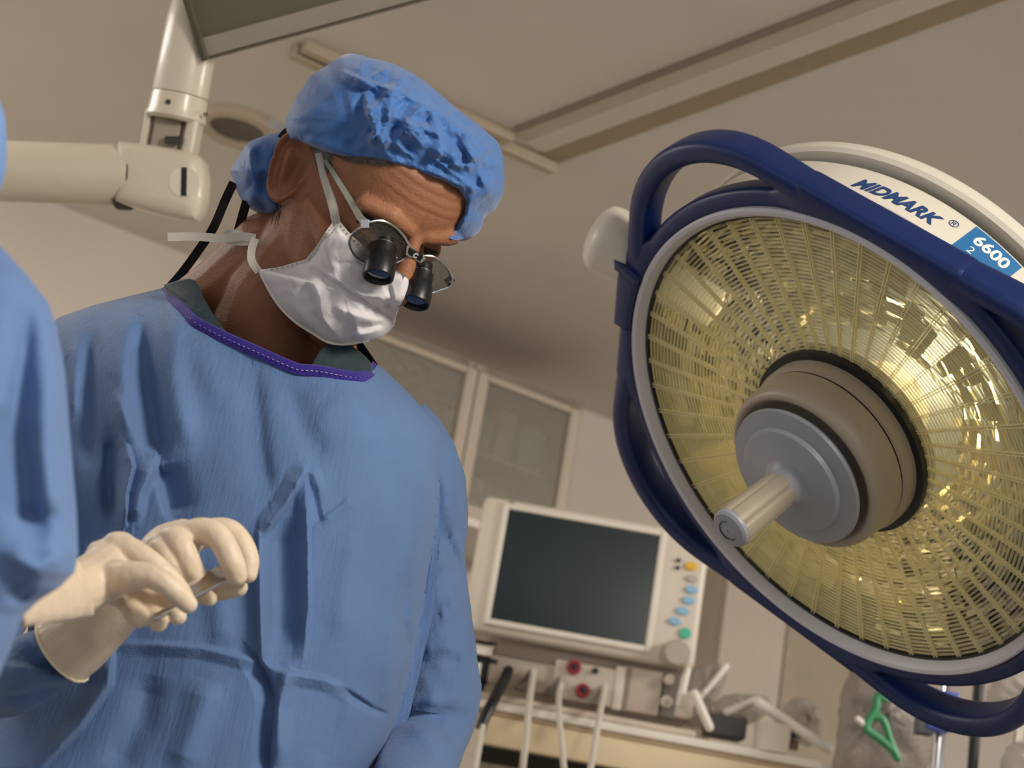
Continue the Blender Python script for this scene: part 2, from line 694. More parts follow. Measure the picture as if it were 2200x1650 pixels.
# reflector: 48 faceted leaves behind the lens, each a strip of little mirrors
def refl_mat():
    m = bpy.data.materials.new('reflector_champagne')
    m.use_nodes = True
    nt = m.node_tree
    b = nt.nodes['Principled BSDF']
    tc = nt.nodes.new('ShaderNodeTexCoord')
    n = nt.nodes.new('ShaderNodeTexNoise')
    n.inputs['Scale'].default_value = 5
    n.inputs['Detail'].default_value = 3
    nt.links.new(tc.outputs['Object'], n.inputs['Vector'])
    r = nt.nodes.new('ShaderNodeValToRGB')
    r.color_ramp.elements[0].position = 0.35
    r.color_ramp.elements[1].position = 0.65
    r.color_ramp.elements[0].color = lin('8F919B')
    r.color_ramp.elements[1].color = lin('DCD2A8')
    nt.links.new(n.outputs['Fac'], r.inputs['Fac'])
    nt.links.new(r.outputs['Color'], b.inputs['Base Color'])
    b.inputs['Metallic'].default_value = 0.85
    b.inputs['Roughness'].default_value = 0.10
    return m


M_refl = refl_mat()
M_lens = clear_film('lens_pale_yellow', 'F6EEC6', 0.46, 0.08, 0.0002)
M_rib = clear_film('lens_rib_bright', 'FBF3CC', 0.62, 0.08, 0.0002)
rng = random.Random(5)
NS, NR = 48, 34
radii = [0.113 + (0.2785 - 0.113) * (q / NR) for q in range(NR + 1)]


def zr(r):
    return -0.030 - 0.050 * (1 - ((r - 0.11) / 0.17) ** 2) * 0.9


def zl(r):
    return -0.004 - 0.012 * (1 - (r - 0.11) / 0.17)


for s in range(NS):
    a0, a1 = 2 * math.pi * s / NS, 2 * math.pi * (s + 1) / NS
    am = (a0 + a1) / 2
    mb = MB()
    prev = rng.uniform(-1, 1)
    for q in range(NR):
        prev = 0.7 * prev + rng.uniform(-0.6, 0.6)
        t1, t2 = 0.0034 * prev, 0.0030 * rng.uniform(-1, 1)
        r0, r1 = radii[q], radii[q + 1]
        V = [lp(r0, a0, zr(r0) - t1 + t2), lp(r1, a0, zr(r1) + t1 + t2), lp(r1, a1, zr(r1) + t1 - t2), lp(r0, a1, zr(r0) - t1 - t2)]
        mb.add(V, [(0, 1, 2, 3)])
    mb.build('reflector_leaf', M_refl, lamp, smooth=False)
    # the lens sector in front: concentric prism bars
    mb = MB()
    for q in range(NR):
        r0, r1 = radii[q], radii[q + 1]
        rm = r0 + (r1 - r0) * 0.50
        z0 = zl(r0)
        V = [lp(r0, a0, z0 - 0.003), lp(r0 + 0.0003, a0, z0), lp(rm, a0, z0 - 0.0012), lp(rm, a0, z0 - 0.004),
             lp(r0, a1, z0 - 0.003), lp(r0 + 0.0003, a1, z0), lp(rm, a1, z0 - 0.0012), lp(rm, a1, z0 - 0.004)]
        mb.add(V, [(0, 1, 5, 4), (1, 2, 6, 5), (2, 3, 7, 6)])
    seg = mb.build('lens_sector', M_lens, lamp, smooth=False)
    hw = 0.00045
    mb = MB()
    ra, rb = radii[0], radii[-1]
    for so in (-0.0019, 0.0019):
        V = []
        for r in (ra, rb):
            da, ac = hw / r, a0 + so * (0.35 + 0.65 * r / rb) / r
            V += [lp(r, ac - da, zl(r) - 0.003), lp(r, ac - da, zl(r) + 0.0012), lp(r, ac + da, zl(r) + 0.0012), lp(r, ac + da, zl(r) - 0.003)]
        mb.add(V, [(0, 1, 5, 4), (1, 2, 6, 5), (2, 3, 7, 6)])
    mb.build('lens_rib', M_rib, lamp, smooth=False)
MB().lathe([(0.279, -0.03), (0.2, -0.10), (0.1, -0.11), (0.05, -0.11)], LC, LN, 96, ref=L1).build('reflector_bowl', mat('bowl_dark', '5B5F6A', 0.35, metal=0.6), lamp)
# point light added inside the head to brighten reflector and lens
d = bpy.data.lights.new('lamp_fill_light', 'POINT')
d.energy = 5.0
d.color = (1.0, 0.88, 0.55)
d.shadow_soft_size = 0.05
lo = bpy.data.objects.new('lamp_fill_light', d)
COL.objects.link(lo)
lo.location = LC + LN * -0.02
lo.parent = lamp
lo.location = LC + LN * -0.02 - wl(lamp)

# hub: dark gap ring, drum, front disc, turning handle
MB().lathe([(0.1135, -0.03), (0.1135, -0.008), (0.104, -0.008), (0.104, -0.03)], LC, LN, 96, ref=L1).build('hub_gap', M_dark, lamp)
MB().lathe([(0.1045, -0.02), (0.1045, 0.006), (0.1035, 0.0095), (0.1005, 0.0105), (0.0985, 0.0085)], LC, LN, 96, ref=L1).build('hub_collar', M_handle, lamp)
MB().lathe([(0.0985, 0.008), (0.0985, 0.0125), (0.1, 0.0128)], LC, LN, 96, ref=L1).build('hub_seam', M_dark, lamp)
hub = MB().lathe([(0.1005, 0.0125), (0.1012, 0.016), (0.0995, 0.046), (0.0965, 0.053), (0.0915, 0.056), (0.0865, 0.053), (0.078, 0.040), (0.060, 0.036)],
                 LC, LN, 96, ref=L1).build('hub_drum', M_handle, lamp, smooth='all')
MB().lathe([(0.060, 0.036), (0.066, 0.052), (0.0815, 0.060), (0.0835, 0.0635), (0.0825, 0.067), (0.0640, 0.0705), (0.0625, 0.076),
            (0.0590, 0.0775), (0.030, 0.0795), (0.0245, 0.083), (0.0205, 0.092), (0.018, 0.10)], LC, LN, 96, ref=L1).build('hub_disc', M_hub, lamp)
prof = []
rings = []
for z, r in ((0.082, 0.0205), (0.10, 0.0212), (0.165, 0.0232), (0.1705, 0.0228)):
    ring = []
    for i in range(72):
        a = 2 * math.pi * i / 72
        fl = 1 - 0.10 * max(0, math.cos(a * 6)) ** 6
        ring.append(lp(r * fl, a, z))
    rings.append(ring)
hd = MB().loft(rings).build('handle', M_handle, lamp)
MB().lathe([(0.0226, 0.1700), (0.0222, 0.1745), (0.0195, 0.177), (0.001, 0.1785)], LC, LN, 48, ref=L1).build('end_cap', M_hub, hd)
MB().lathe([(0.0120, 0.1782), (0.0112, 0.1790), (0.0104, 0.1782)], LC, LN, 24, ref=L1, a0=1.0, a1=5.0).build('cap_mark', M_dark, hd)

# white yoke stub at the left of the bumper
a, b = P(1287, 506, 1.985), P(1435, 580, 1.985)
ax = unit(b - a)
yk = MB().lathe([(0.001, -0.013), (0.018, -0.0115), (0.032, -0.006), (0.0395, 0.001), (0.0415, 0.009), (0.0415, 0.16), (0.03, 0.165)], a, ax, 48).build('yoke_stub', M_white, lamp)
MB().tube(smooth_path([b + ax * 0.05, b + ax * 0.16 - LN * 0.08, LC - LN * 0.19], 8), 0.035, 20).build('yoke_arm', M_white, lamp)
MB().tube(smooth_path([LC - LN * 0.17, LC - LN * 0.26 + RT * 0.1, LC - LN * 0.28 + RT * 0.5, LC - LN * 0.28 + RT * 0.62 + Z * 0.1, LC * (1, 1, 0) - LN * (0.28, 0.28, 0) + RT * 0.62 * (1, 1, 0) + Z * 2.49], 8), 0.035, 20).build('mount_arm', M_white, lamp)

# lettering on the shell (runs clockwise seen from in front)
def ang_of(px, py, r=0.309):
    """angle and height on the shell cylinder that project to a pixel"""
    best = None
    for a in np.linspace(-0.3, 1.9, 221):
        for z in np.linspace(-0.09, -0.02, 29):
            X = proj(lp(r, a, z))
            e = (X[0] - px) ** 2 + (X[1] - py) ** 2
            if best is None or e < best[0]:
                best = (e, a, z)
    return best[1], best[2]


a1, z1 = ang_of(1832, 388)
a2, z2 = ang_of(2020, 468)
am, zm = ang_of(1926, 430)
print('LETTER', a1, z1, a2, z2, am, zm)
V, Fc = text_mesh('MIDMARK', 0.0235, 0.30, 0.0010)
wtxt = V[:, 0].max() - V[:, 0].min()
lettering('MIDMARK', (a1 + a2) / 2, zm + 0.0035, 0.0235, M_navy, 'brand_lettering', 0.30, 0.0010, sx=abs(a1 - a2) * 0.309 / wtxt)
ar, zr_ = ang_of(2047, 480)
lettering('®', ar, zr_ + 0.004, 0.014, M_navy, 'registered_mark')
ab, zb = ang_of(2120, 548)
bw, bh = 0.030, 0.022
q = MB()
G = [[lp(0.3090, ab - x / 0.309, zb + y) for x in np.linspace(-bw, bw, 13)] for y in (-bh, bh * 1.2)]
q.grid(G)
badge = q.build('model_badge', mat('badge_blue', '2C6FA8', 0.35, var=0.05), shell, smooth=False)
lettering('6600', ab, zb - 0.001, 0.021, mat('print_white', 'F2F0EA', 0.5, var=0), 'badge_digits', bold=0.0006, r=0.3094, sx=1.0)
lettering('2', ab + 0.045, zb + 0.014, 0.014, MATS['print_white'], 'badge_small_digit', r=0.3094)
# ---------------------------------------------------------------- ceiling boom with the joint marked 1
M_boom = mat('boom_cream_enamel', 'D6CBB8', 0.32, var=0.03, bump=0.0001, bscale=300, coat=0.2)
M_boomd = mat('boom_joint_dark', '3A3A34', 0.6, var=0.05)  # dark tone of the joint seams, slot and screws
DB = 2.25
jt = P(392, 420, DB)                                   # knuckle end
vax = unit(P(352, 205, DB) * 0 + np.array([0, 0, 1.0]))
boom = thing('ceiling_boom', P(390, 470, DB), 'cream enamel ceiling boom with horizontal arm and knuckle marked 1', 'boom')
cx0, cx1 = P(387, 205, DB), P(425, 5, DB)
cax = unit(cx1 - cx0)
MB().lathe([(0.0370, 0.0), (0.0375, 0.004), (0.0365, 0.10), (0.033, 0.13), (0.0265, 0.16), (0.025, 0.30), (0.025, 0.40)], cx0, cax, 48).build('column', M_boom, boom)
# the cranked upper beam running off to the right
b0, b1 = P(446, 46, DB), P(1146, -146, DB - 0.05)
bd = unit(b1 - b0)
bs = unit(np.cross(bd, ray(600, 20)))
bv = np.cross(bs, bd)
bq = MB().box((b0 + b1) / 2 + bs * 0.0, bd * np.linalg.norm(b1 - b0) / 2, bs * 0.036, bv * 0.05, 0.012)
bq.build('beam', mat('boom_beam_shaded', '66614F', 0.6, var=0.04), boom)  # colour darkened to stand for the beam's shaded underside
MB().box((b0 + b1) / 2 - bs * 0.031 - bv * 0.046, bd * np.linalg.norm(b1 - b0) / 2, bs * 0.008, bv * 0.008, 0.004).build('beam_edge', mat('boom_edge_lit', '9C9586', 0.5), boom)  # paler strip painted as the lit lower edge of the beam
MB().tube([b1 - bd * 0.05, np.array([*(b1 - bd * 0.05)[:2], HC - 0.005])], 0.036, 28).build('ceiling_post', M_boom, boom)
MB().lathe([(0.0362, -0.0012), (0.0362, 0.0012)], cx0, cax, 48).build('seam', M_boomd, boom)
# yoke: collar with two cheeks
MB().lathe([(0.0372, -0.001), (0.0378, -0.005), (0.0385, -0.022), (0.041, -0.032), (0.036, -0.036), (0.020, -0.036)], cx0, cax, 48).build('yoke_collar', M_boom, boom)
sidev = unit(RT - cax * (RT @ cax))
fdv = np.cross(cax, sidev)
ck = cx0 - cax * 0.062
MB().box(ck + sidev * 0.027 - fdv * 0.0, sidev * 0.008, fdv * 0.024, cax * 0.045, 0.006).build('yoke_cheek', M_boom, boom)
MB().box(ck - sidev * 0.033, sidev * 0.004, fdv * 0.020, cax * 0.036, 0.003).build('yoke_cheek', M_boom, boom)
MB().box(ck - sidev * 0.006, sidev * 0.018, fdv * 0.016, cax * 0.036, 0.003).build('joint_block', mat('joint_block_grey', 'A89C8A', 0.4), boom)
nf = -unit(ray(390, 250))
MB().box(P(372, 300, DB) + nf * 0.026, RT * 0.010, UP * 0.004, nf * 0.003, 0.001).build('joint_slot', M_boomd, boom)
MB().lathe([(0.0035, 0), (0.0035, 0.004), (0.001, 0.004)], P(362, 219, DB) + nf * 0.037, nf, 12).build('set_screw', M_boomd, boom)
MB().lathe([(0.003, 0), (0.003, 0.004), (0.001, 0.004)], P(441, 246, DB) + nf * 0.022, nf, 12).build('set_screw', M_boomd, boom)
# knuckle: a rounded wedge, outline traced, 8 cm deep
out = [(262, 308), (320, 314), (395, 326), (427, 333), (442, 352), (447, 382), (445, 425), (439, 455), (426, 474), (405, 476), (350, 464), (290, 448), (256, 438), (256, 375)]
nrm = -fw
kb = bmesh.new()
fr_ = [kb.verts.new(Vector(P(x, y, DB) + nrm * 0.0395)) for x, y in out]
bk_ = [kb.verts.new(Vector(P(x, y, DB) - nrm * 0.0395)) for x, y in out]
kb.faces.new(fr_)
kb.faces.new(bk_[::-1])
for i in range(len(out)):
    j = (i + 1) % len(out)
    kb.faces.new((fr_[j], fr_[i], bk_[i], bk_[j]))
bmesh.ops.recalc_face_normals(kb, faces=kb.faces)
bmesh.ops.bevel(kb, geom=[e for e in kb.edges if (e.verts[0] in fr_) == (e.verts[1] in fr_)], offset=0.020, segments=4, profile=0.5, affect='EDGES')
kb.verts.index_update()
kn = mesh_obj('knuckle', [tuple(v.co) for v in kb.verts], [[v.index for v in f.verts] for f in kb.faces], M_boom, boom)
kb.free()
lc = P(408, 398, DB) + nrm * 0.0400
MB().lathe([(0.020, -0.001), (0.020, 0.0004), (0.001, 0.0005)], lc, nrm, 32).add([], []).build('number_disc', mat('label_ivory', 'E4DCCB', 0.5, var=0.02), kn)
V, Fc = text_mesh('1', 0.052, 0, 0.0012)
V = V - (V.max(0) + V.min(0)) / 2
ux = unit(RT * 0.998 - UP * 0.02)
uy = np.cross(nrm, ux)
mesh_obj('number_one', [lc + nrm * 0.0012 + ux * x + uy * y for x, y, _ in V], Fc, mat('ink_black', '15171A', 0.6, var=0), kn, smooth=False)
# horizontal arm to the left with its end sleeve
a0, a1 = P(-420, 352, DB), P(288, 378, DB)
ad = unit(a1 - a0)
MB().lathe([(0.0408, 0.0), (0.0412, np.linalg.norm(a1 - a0) - 0.004), (0.040, np.linalg.norm(a1 - a0) - 0.001), (0.03, np.linalg.norm(a1 - a0))], a0, ad, 48).build('arm', M_boom, boom)
MB().lathe([(0.0400, -0.002), (0.0412, -0.0008), (0.0400, 0.0006)], a1, ad, 48).build('arm_seam', M_boomd, boom)
MB().lathe([(0.0415, -0.022), (0.0425, -0.018), (0.0425, -0.006), (0.041, -0.002)], a1 - UP * 0.004, ad, 48, a0=2.4, a1=4.6, ref=UP).build('arm_gasket', M_boomd, boom)

# ---------------------------------------------------------------- anaesthesia monitor on its rack
X_ = np.array([1.0, 0, 0])
YN = np.array([0, -1.0, 0])
mc = P(1240, 1245, 3.2)


def mp(px, py, off=0.0):
    """pixel -> point on the monitor's front plane, off metres towards the camera"""
    return hit(px, py, mc + YN * off, YN)


M_case = mat('monitor_ivory', 'D9CDBD', 0.4, var=0.03)
M_bez = mat('monitor_bezel_bright', 'E6DDCF', 0.4, var=0.02)
M_scr = mat('screen_glass_dark', '14262B', 0.25, var=0.08, vscale=3, spec=0.4)
mon = thing('patient_monitor', mp(1240, 1425) * 1.0, 'ivory patient monitor with dark blank screen and coloured keys', 'monitor')


def rect_on(px0, px1, py0, py1, off, dep, m, name, parent, bevel=0.0, label=None):
    """upright box whose front face spans the two opposite pixel corners on the monitor plane"""
    a, b = mp(px0, py0, off), mp(px1, py1, off)
    c = (a + b) / 2
    return MB().box(c - YN * dep / 2, X_ * abs(a[0] - b[0]) / 2, -YN * dep / 2, Z * abs(a[2] - b[2]) / 2, bevel).build(name, m, parent, label=label)


tl, br = mp(1042, 1062), mp(1486, 1440)
rect_on(1042, 1492, 1062, 1440, 0.02, 0.11, M_case, 'case', mon, 0.016)
# bezel frame of four bars standing proud around the screen
sc = [mp(1092, 1100), mp(1415, 1158), mp(1382, 1390), mp(1052, 1336)]
sx0, sx1 = (sc[0][0] + sc[3][0]) / 2, (sc[1][0] + sc[2][0]) / 2
sz0, sz1 = (sc[2][2] + sc[3][2]) / 2, (sc[0][2] + sc[1][2]) / 2
ym = mc[1]


def bx(x0, x1, z0, z1, y0, y1, m, name, parent, bevel=0.0):
    return MB().box(((x0 + x1) / 2, (y0 + y1) / 2, (z0 + z1) / 2), X_ * (x1 - x0) / 2, np.array([0, (y1 - y0) / 2, 0]), Z * (z1 - z0) / 2, bevel).build(name, m, parent)


yf = ym - 0.02
bx(sx0, sx1, sz0, sz1, yf - 0.003, yf + 0.002, M_scr, 'screen', mon)
for q in ((sx0 - 0.012, sx0, sz0 - 0.012, sz1 + 0.012), (sx1, sx1 + 0.012, sz0 - 0.012, sz1 + 0.012), (sx0, sx1, sz1, sz1 + 0.012), (sx0, sx1, sz0 - 0.012, sz0)):
    bx(*q, yf - 0.007, yf + 0.004, M_bez, 'bezel', mon, 0.003)


def disc(px, py, r, m, name, parent, off=0.021, h=0.004, ex=1.0, label=None):
    c = mp(px, py, off)
    rings = []
    for s, hh in ((1, -0.003), (1, h * 0.6), (0.85, h), (0.02, h)):
        rings.append([c + X_ * math.cos(t) * r * ex * s + Z * math.sin(t) * r * s + YN * hh for t in np.linspace(0, 2 * math.pi, 24, endpoint=False)])
    return MB().loft(rings).build(name, m, parent, label=label)


M_kb = mat('key_light_blue', '8FC0DE', 0.4, var=0.02)
disc(1485, 1217, 0.0082, mat('key_yellow', 'E8B81C', 0.4, var=0.02), 'key', mon, ex=1.5, label='yellow key')
disc(1487, 1243, 0.0075, mat('key_grey', 'BDB2AC', 0.4, var=0.02), 'key', mon, ex=1.5, label='grey key')
for x, y in ((1486, 1267), (1480, 1290), (1467, 1313), (1450, 1335)):
    disc(x, y, 0.0078, M_kb, 'key', mon, ex=1.6, label='light blue key')
disc(1472, 1361, 0.0105, mat('key_green', '3FBFA0', 0.4, var=0.02), 'key', mon, ex=1.05, label='green round key')
disc(1458, 1204, 0.0042, M_dark, 'indicator', mon)
disc(1456, 1220, 0.0042, M_dark, 'indicator', mon)
disc(1452, 1406, 0.026, mat('knob_taupe', 'B5A99C', 0.45, var=0.02), 'knob', mon, off=0.03, h=0.022, label='round taupe turning knob')
disc(1099, 1085, 0.0085, mat('logo_olive', '9C9078', 0.5, var=0.02), 'emblem', mon, h=0.001)
M_faint = mat('faint_print', 'B9AB98', 0.6, var=0)
for q in range(11):
    x = 1120 + q * 7.0
    if q == 5:
        continue
    rect_on(x, x + 4.5, 1086 + q * 1.2, 1092 + q * 1.2, 0.0212, 0.001, M_faint, 'print_mark', mon)
for q in range(9):
    x = 1355 + q * 7
    rect_on(x, x + 4.5, 1128 + q * 1.2, 1133 + q * 1.2, 0.0212, 0.001, M_faint, 'print_mark', mon)

# module rack under the monitor
rack = thing('module_rack', mp(1240, 1535), 'grey module rack with red sockets under the ivory monitor', 'equipment rack')
M_rack = mat('rack_grey_beige', 'BFB0A0', 0.45, var=0.03)
rect_on(1046, 1486, 1408, 1547, -0.005, 0.16, M_rack, 'housing', rack, 0.004)
rect_on(1046, 1462, 1404, 1446, 0.000, 0.01, mat('rack_shadow_gap', '75695C', 0.6), 'top_gap', rack)
rect_on(1195, 1316, 1416, 1520, 0.004, 0.02, mat('module_light', 'C6B9AA', 0.45, var=0.02), 'module', rack, 0.003)
rect_on(1344, 1420, 1430, 1540, 0.004, 0.02, M_rack, 'module', rack, 0.003)
rect_on(1326, 1333, 1430, 1526, 0.006, 0.02, M_case, 'rail', rack, 0.002)
rect_on(1338, 1345, 1432, 1528, 0.005, 0.02, mat('rail_shadow', '8C7E70', 0.5), 'rail', rack)  # dark strip painted as the shadow beside the rail
rect_on(1424, 1448, 1440, 1545, 0.004, 0.02, mat('gas_panel_grey', '6E6A62', 0.5), 'gas_panel', rack, 0.002)
M_red = mat('socket_red', '9E1E2A', 0.4, var=0.03)
for x, y in ((1233, 1434), (1252, 1484)):
    s = disc(x, y, 0.0135, M_red, 'socket', rack, off=0.008, h=0.006, label='red round socket')
    disc(x + 1, y - 2, 0.0075, mat('socket_core', '2A0A14', 0.5, var=0), 'socket_hole', s, off=0.015, h=0.001)
disc(1279, 1441, 0.006, M_dark, 'jack', rack, off=0.008, h=0.002)
disc(1437, 1462, 0.011, M_rack, 'gas_knob', rack, off=0.008, h=0.015)
disc(1432, 1508, 0.012, M_case, 'gas_port', rack, off=0.008, h=0.010)
disc(1432, 1508, 0.005, M_rack, 'port_hole', rack, off=0.019, h=0.001)
for x, y in ((1122, 1462), (1185, 1475), (1283, 1495)):
    a = mp(x - 16, y + 22, 0.004)
    MB().prism([mp(x - 18, y + 20, 0.002), mp(x + 15, y + 24, 0.002), mp(x + 16, y - 22, 0.002)], YN * 0.02).build('plug_shadow', mat('plug_shadow_grey', '6F675F', 0.6), rack, smooth=False)  # dark wedges painted as shadows next to the cable plugs

# cream shelf of the anaesthesia machine; its front edge runs slightly away to the right
s0 = mp(1240, 1545, 0.05)
sa, sb = hit(1015, 1505, s0 * (0, 0, 1), (0, 0, 1)), None
zt = s0[2]


def onz(px, py, z):
    return hit(px, py, (0, 0, z), (0, 0, 1))


pa = P(1020, 1498, 3.02)
zt = pa[2]
pb = hit(1790, 1640, (0, 0, zt), (0, 0, 1))
ed = unit(pb - pa)
print('SHELF', pa, pb, zt, np.degrees(np.arctan2(ed[1], ed[0])))
inn = np.cross(Z, ed)                      # away from the camera
if inn[1] < 0:
    inn = -inn
M_cream = mat('shelf_cream_laminate', 'DCC8A4', 0.4, var=0.04, vscale=4)
shelf = thing('equipment_shelf', pa + ed * 0.3 - Z * 0.12, 'long cream shelf carrying the monitor rack and clear bags', 'shelf')
ln = 1.6
base = pa - ed * 0.5
MB().box(base + ed * ln / 2 + inn * 0.20 - Z * 0.008, ed * ln / 2, inn * 0.20, Z * 0.008, 0.003).build('top_board', M_bez, shelf)
MB().box(base + ed * ln / 2 + inn * 0.016 - Z * 0.048, ed * ln / 2, inn * 0.012, Z * 0.030, 0.004).build('front_fascia', M_cream, shelf)
MB().box(base + ed * ln / 2 + inn * 0.006 - Z * 0.0215, ed * ln / 2, inn * 0.004, Z * 0.004, 0.001).build('edge_strip', mat('edge_tan', 'A58E6C', 0.5), shelf)
for s in (0.02, ln - 0.02):
    MB().box(base + ed * s + inn * 0.2 - Z * (zt / 2 + 0.008), ed * 0.015, inn * 0.19, Z * (zt / 2 - 0.008), 0.003).build('side_panel', M_case, shelf)
MB().box(base + ed * ln / 2 + inn * 0.39 - Z * (zt / 2 + 0.01), ed * (ln / 2 - 0.03), inn * 0.005, Z * (zt / 2 - 0.012)).build('back_panel', mat('machine_inside', '4A4A46', 0.6), shelf)
# ledge strips between rack and shelf
MB().box(pa + ed * 0.18 + inn * 0.06 + Z * 0.008, ed * 0.23, inn * 0.05, Z * 0.006, 0.003).build('ledge', mat('ledge_pink_beige', 'CBBBAA', 0.45), shelf)

lower = thing('lower_drawer_unit', pa + ed * 0.15 + inn * 0.10 - Z * 0.22, 'dark machine bay with pale drawer beneath the cream shelf', 'drawer unit')
qz = pa + ed * 0.15 + inn * 0.10
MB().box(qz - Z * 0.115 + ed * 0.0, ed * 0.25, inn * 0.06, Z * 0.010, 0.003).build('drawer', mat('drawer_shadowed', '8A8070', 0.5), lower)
MB().box(qz - Z * 0.18, ed * 0.25, inn * 0.05, Z * 0.04, 0.003).build('black_bay', M_dark, lower)
MB().box(qz + ed * 0.36 - Z * 0.13, ed * 0.10, inn * 0.06, Z * 0.035, 0.004).build('pale_drawer', mat('drawer_pale', 'BDB2AA', 0.5), lower)
eq = P(1000, 1655, 2.9)
MB().box(eq - Z * 0.30 + X_ * -0.01, X_ * 0.028, np.array([0, 0.05, 0]), Z * 0.345, 0.006)
tq = thing('equipment_column', eq - Z * 0.6, 'pale upright equipment column beside the blue sleeve', 'column')
MB().box(P(1002, 1620, 2.9) - Z * 0.28, X_ * 0.024, np.array([0, 0.05, 0]), Z * 0.32, 0.006).build('body', M_case, tq)
MB().box(P(1027, 1620, 2.88) - Z * 0.28, X_ * 0.004, np.array([0, 0.05, 0]), Z * 0.325, 0.002).build('edge', M_bez, tq)


# cables hanging from the rack
def cable(name, pts, r, m, label, cat='cable', group=None):
    w3 = [mp(x, y, off) for x, y, off in pts]
    o = MB().tube(smooth_path(w3, 10), r, 10).build(name, m)
    return tag(o, label, cat, group)


M_cab = mat('cable_white', 'D2C8BA', 0.5, var=0.03)
cable('monitor_cable', [(1146, 1442, 0.02), (1143, 1465, 0.05), (1136, 1520, 0.16), (1130, 1590, 0.18), (1116, 1700, 0.18)], 0.0062, M_cab, 'white cable hanging leftmost of three from the module rack')
cable('monitor_cable', [(1206, 1470, 0.02), (1201, 1490, 0.05), (1201, 1535, 0.16), (1207, 1600, 0.18), (1216, 1700, 0.18)], 0.0055, M_cab, 'white cable hanging in the middle of three from the rack')
cable('monitor_cable', [(1300, 1472, 0.02), (1296, 1495, 0.05), (1286, 1550, 0.16), (1276, 1610, 0.18), (1258, 1710, 0.18)], 0.0058, M_cab, 'white cable hanging rightmost of three below the lower red socket')
cable('pressure_hose', [(1092, 1441, 0.02), (1083, 1462, 0.06), (1060, 1505, 0.16), (1034, 1560, 0.19), (1015, 1640, 0.2), (1005, 1720, 0.2)], 0.0105, M_dark, 'thick black hose curving down beside the blue sleeve', 'hose')
for x, y in ((1128, 1442), (1190, 1470)):
    pass

cl = thing('pole_clamp', mp(1030, 1470, 0.05), 'black clamp with pale grip left of the module rack', 'clamp')
o = MB().box(mp(1038, 1425, 0.05), X_ * 0.012, YN * 0.015, Z * 0.034, 0.004).build('body', M_dark, cl)
MB().box(mp(1034, 1385, 0.05), X_ * 0.026, YN * 0.012, Z * 0.005, 0.002).build('jaw', M_dark, cl)
MB().box(mp(1052, 1420, 0.05), X_ * 0.014, YN * 0.008, Z * 0.003, 0.001).build('screw', M_dark, cl)
MB().box(mp(1036, 1398, 0.07), X_ * 0.018, YN * 0.010, Z * 0.009, 0.004).build('grip', M_bez, cl)
MB().tube([mp(1029, 1425, 0.075), mp(1023, 1462, 0.075)], 0.0055, 10).build('lever', M_bez, cl)
MB().box(mp(1022, 1440, 0.03), X_ * 0.022, YN * 0.012, Z * 0.05, 0.004).build('plate', mat('clamp_grey', '4C4A46', 0.5), cl)

# ---------------------------------------------------------------- clutter on the right end of the shelf
M_rod = mat('white_tube', 'EDE6DB', 0.4, var=0.02)
M_film = clear_film('clear_bag_film', 'C9C2BB', 0.35, 0.12)


def sp(px, py, back=0.08):
    """point above the shelf: vertical plane parallel to its front edge, back metres behind it"""
    return hit(px, py, pa + inn * back, inn)


def rod(p0, p1, r, label, m=None, back=0.08, back2=None):
    o = MB().tube([sp(*p0, back), sp(*p1, back if back2 is None else back2)], r, 14, roundcap=True).build('plastic_tube', m or M_rod)
    tag(o, label, 'tube', 'white tubes in the clear bags')


rod((1492, 1491), (1524, 1562), 0.0085, 'white plastic tube leaning at the right end of the monitor rack', back=0.03)
rod((1560, 1432), (1506, 1496), 0.0060, 'thin white tube rising to the right out of a clear bag', back=0.08)
rod((1476, 1440), (1460, 1512), 0.0075, 'white upright tube just below the round taupe knob', back=0.05)
rod((1632, 1512), (1778, 1608), 0.0100, 'long white tube sloping down above the white cup', back=0.04)
rod((1560, 1530), (1628, 1503), 0.0075, 'short pale tube above the dark box', back=0.06, m=mat('tube_pale', 'CFC5BA', 0.4))


def bag(name, outline, back, dep, m, label, cat='plastic bag', seed=0, n=26):
    """puffed clear bag: outline in pixels on the shelf plane"""
    pts = [sp(x, y, back) for x, y in outline]
    pts = smooth_path(pts + [pts[0]], 6)[:-1]
    c = pts.mean(0)
    nn = -inn
    rings = []
    N = 9
    for s in range(N):
        t = s / (N - 1) * math.pi
        rr = math.sin(t)
        ring = []
        for q, p in enumerate(pts):
            wv = 1 + 0.10 * nz(q * 0.7, s * 0.9, seed)
            h = math.cos(t) * dep * (1 + 0.7 * nz(q * 0.5 + 3, s * 0.8, seed + 5))
            ring.append(c + (p - c) * max(rr, 0.03) * (wv if 0 < s < N - 1 else 1) + nn * h)
        rings.append(ring)
    o = MB().loft(rings).build(name, m, smooth='all')
    return tag(o, label, cat)


bag('clear_bag', [(1468, 1560), (1460, 1500), (1490, 1440), (1540, 1425), (1560, 1460), (1530, 1520), (1520, 1565)], 0.10, 0.02, M_film, 'crumpled clear bag beside the rack below the knob', seed=1)
bag('clear_bag', [(1530, 1540), (1545, 1500), (1600, 1490), (1650, 1500), (1640, 1540), (1590, 1560)], 0.10, 0.03, M_film, 'clear bag lying over the dark box', seed=2)
bag('clear_bag', [(1690, 1590), (1680, 1530), (1705, 1500), (1745, 1505), (1765, 1545), (1750, 1600)], 0.09, 0.04, M_film, 'round clear bag behind the long white tube', seed=3)
bag('clear_bag', [(1790, 1660), (1800, 1540), (1830, 1440), (1900, 1430), (1990, 1500), (1985, 1660)], -0.07, 0.045, clear_film('bag_film_grey', 'A89F97', 0.5, 0.2), 'large hanging grey translucent bag with green print', seed=4)
bx0 = sp(1520, 1540, 0.06)
db = thing('dark_box', sp(1556, 1595, 0.08), 'dark grey box lying on the shelf under a clear bag', 'box')
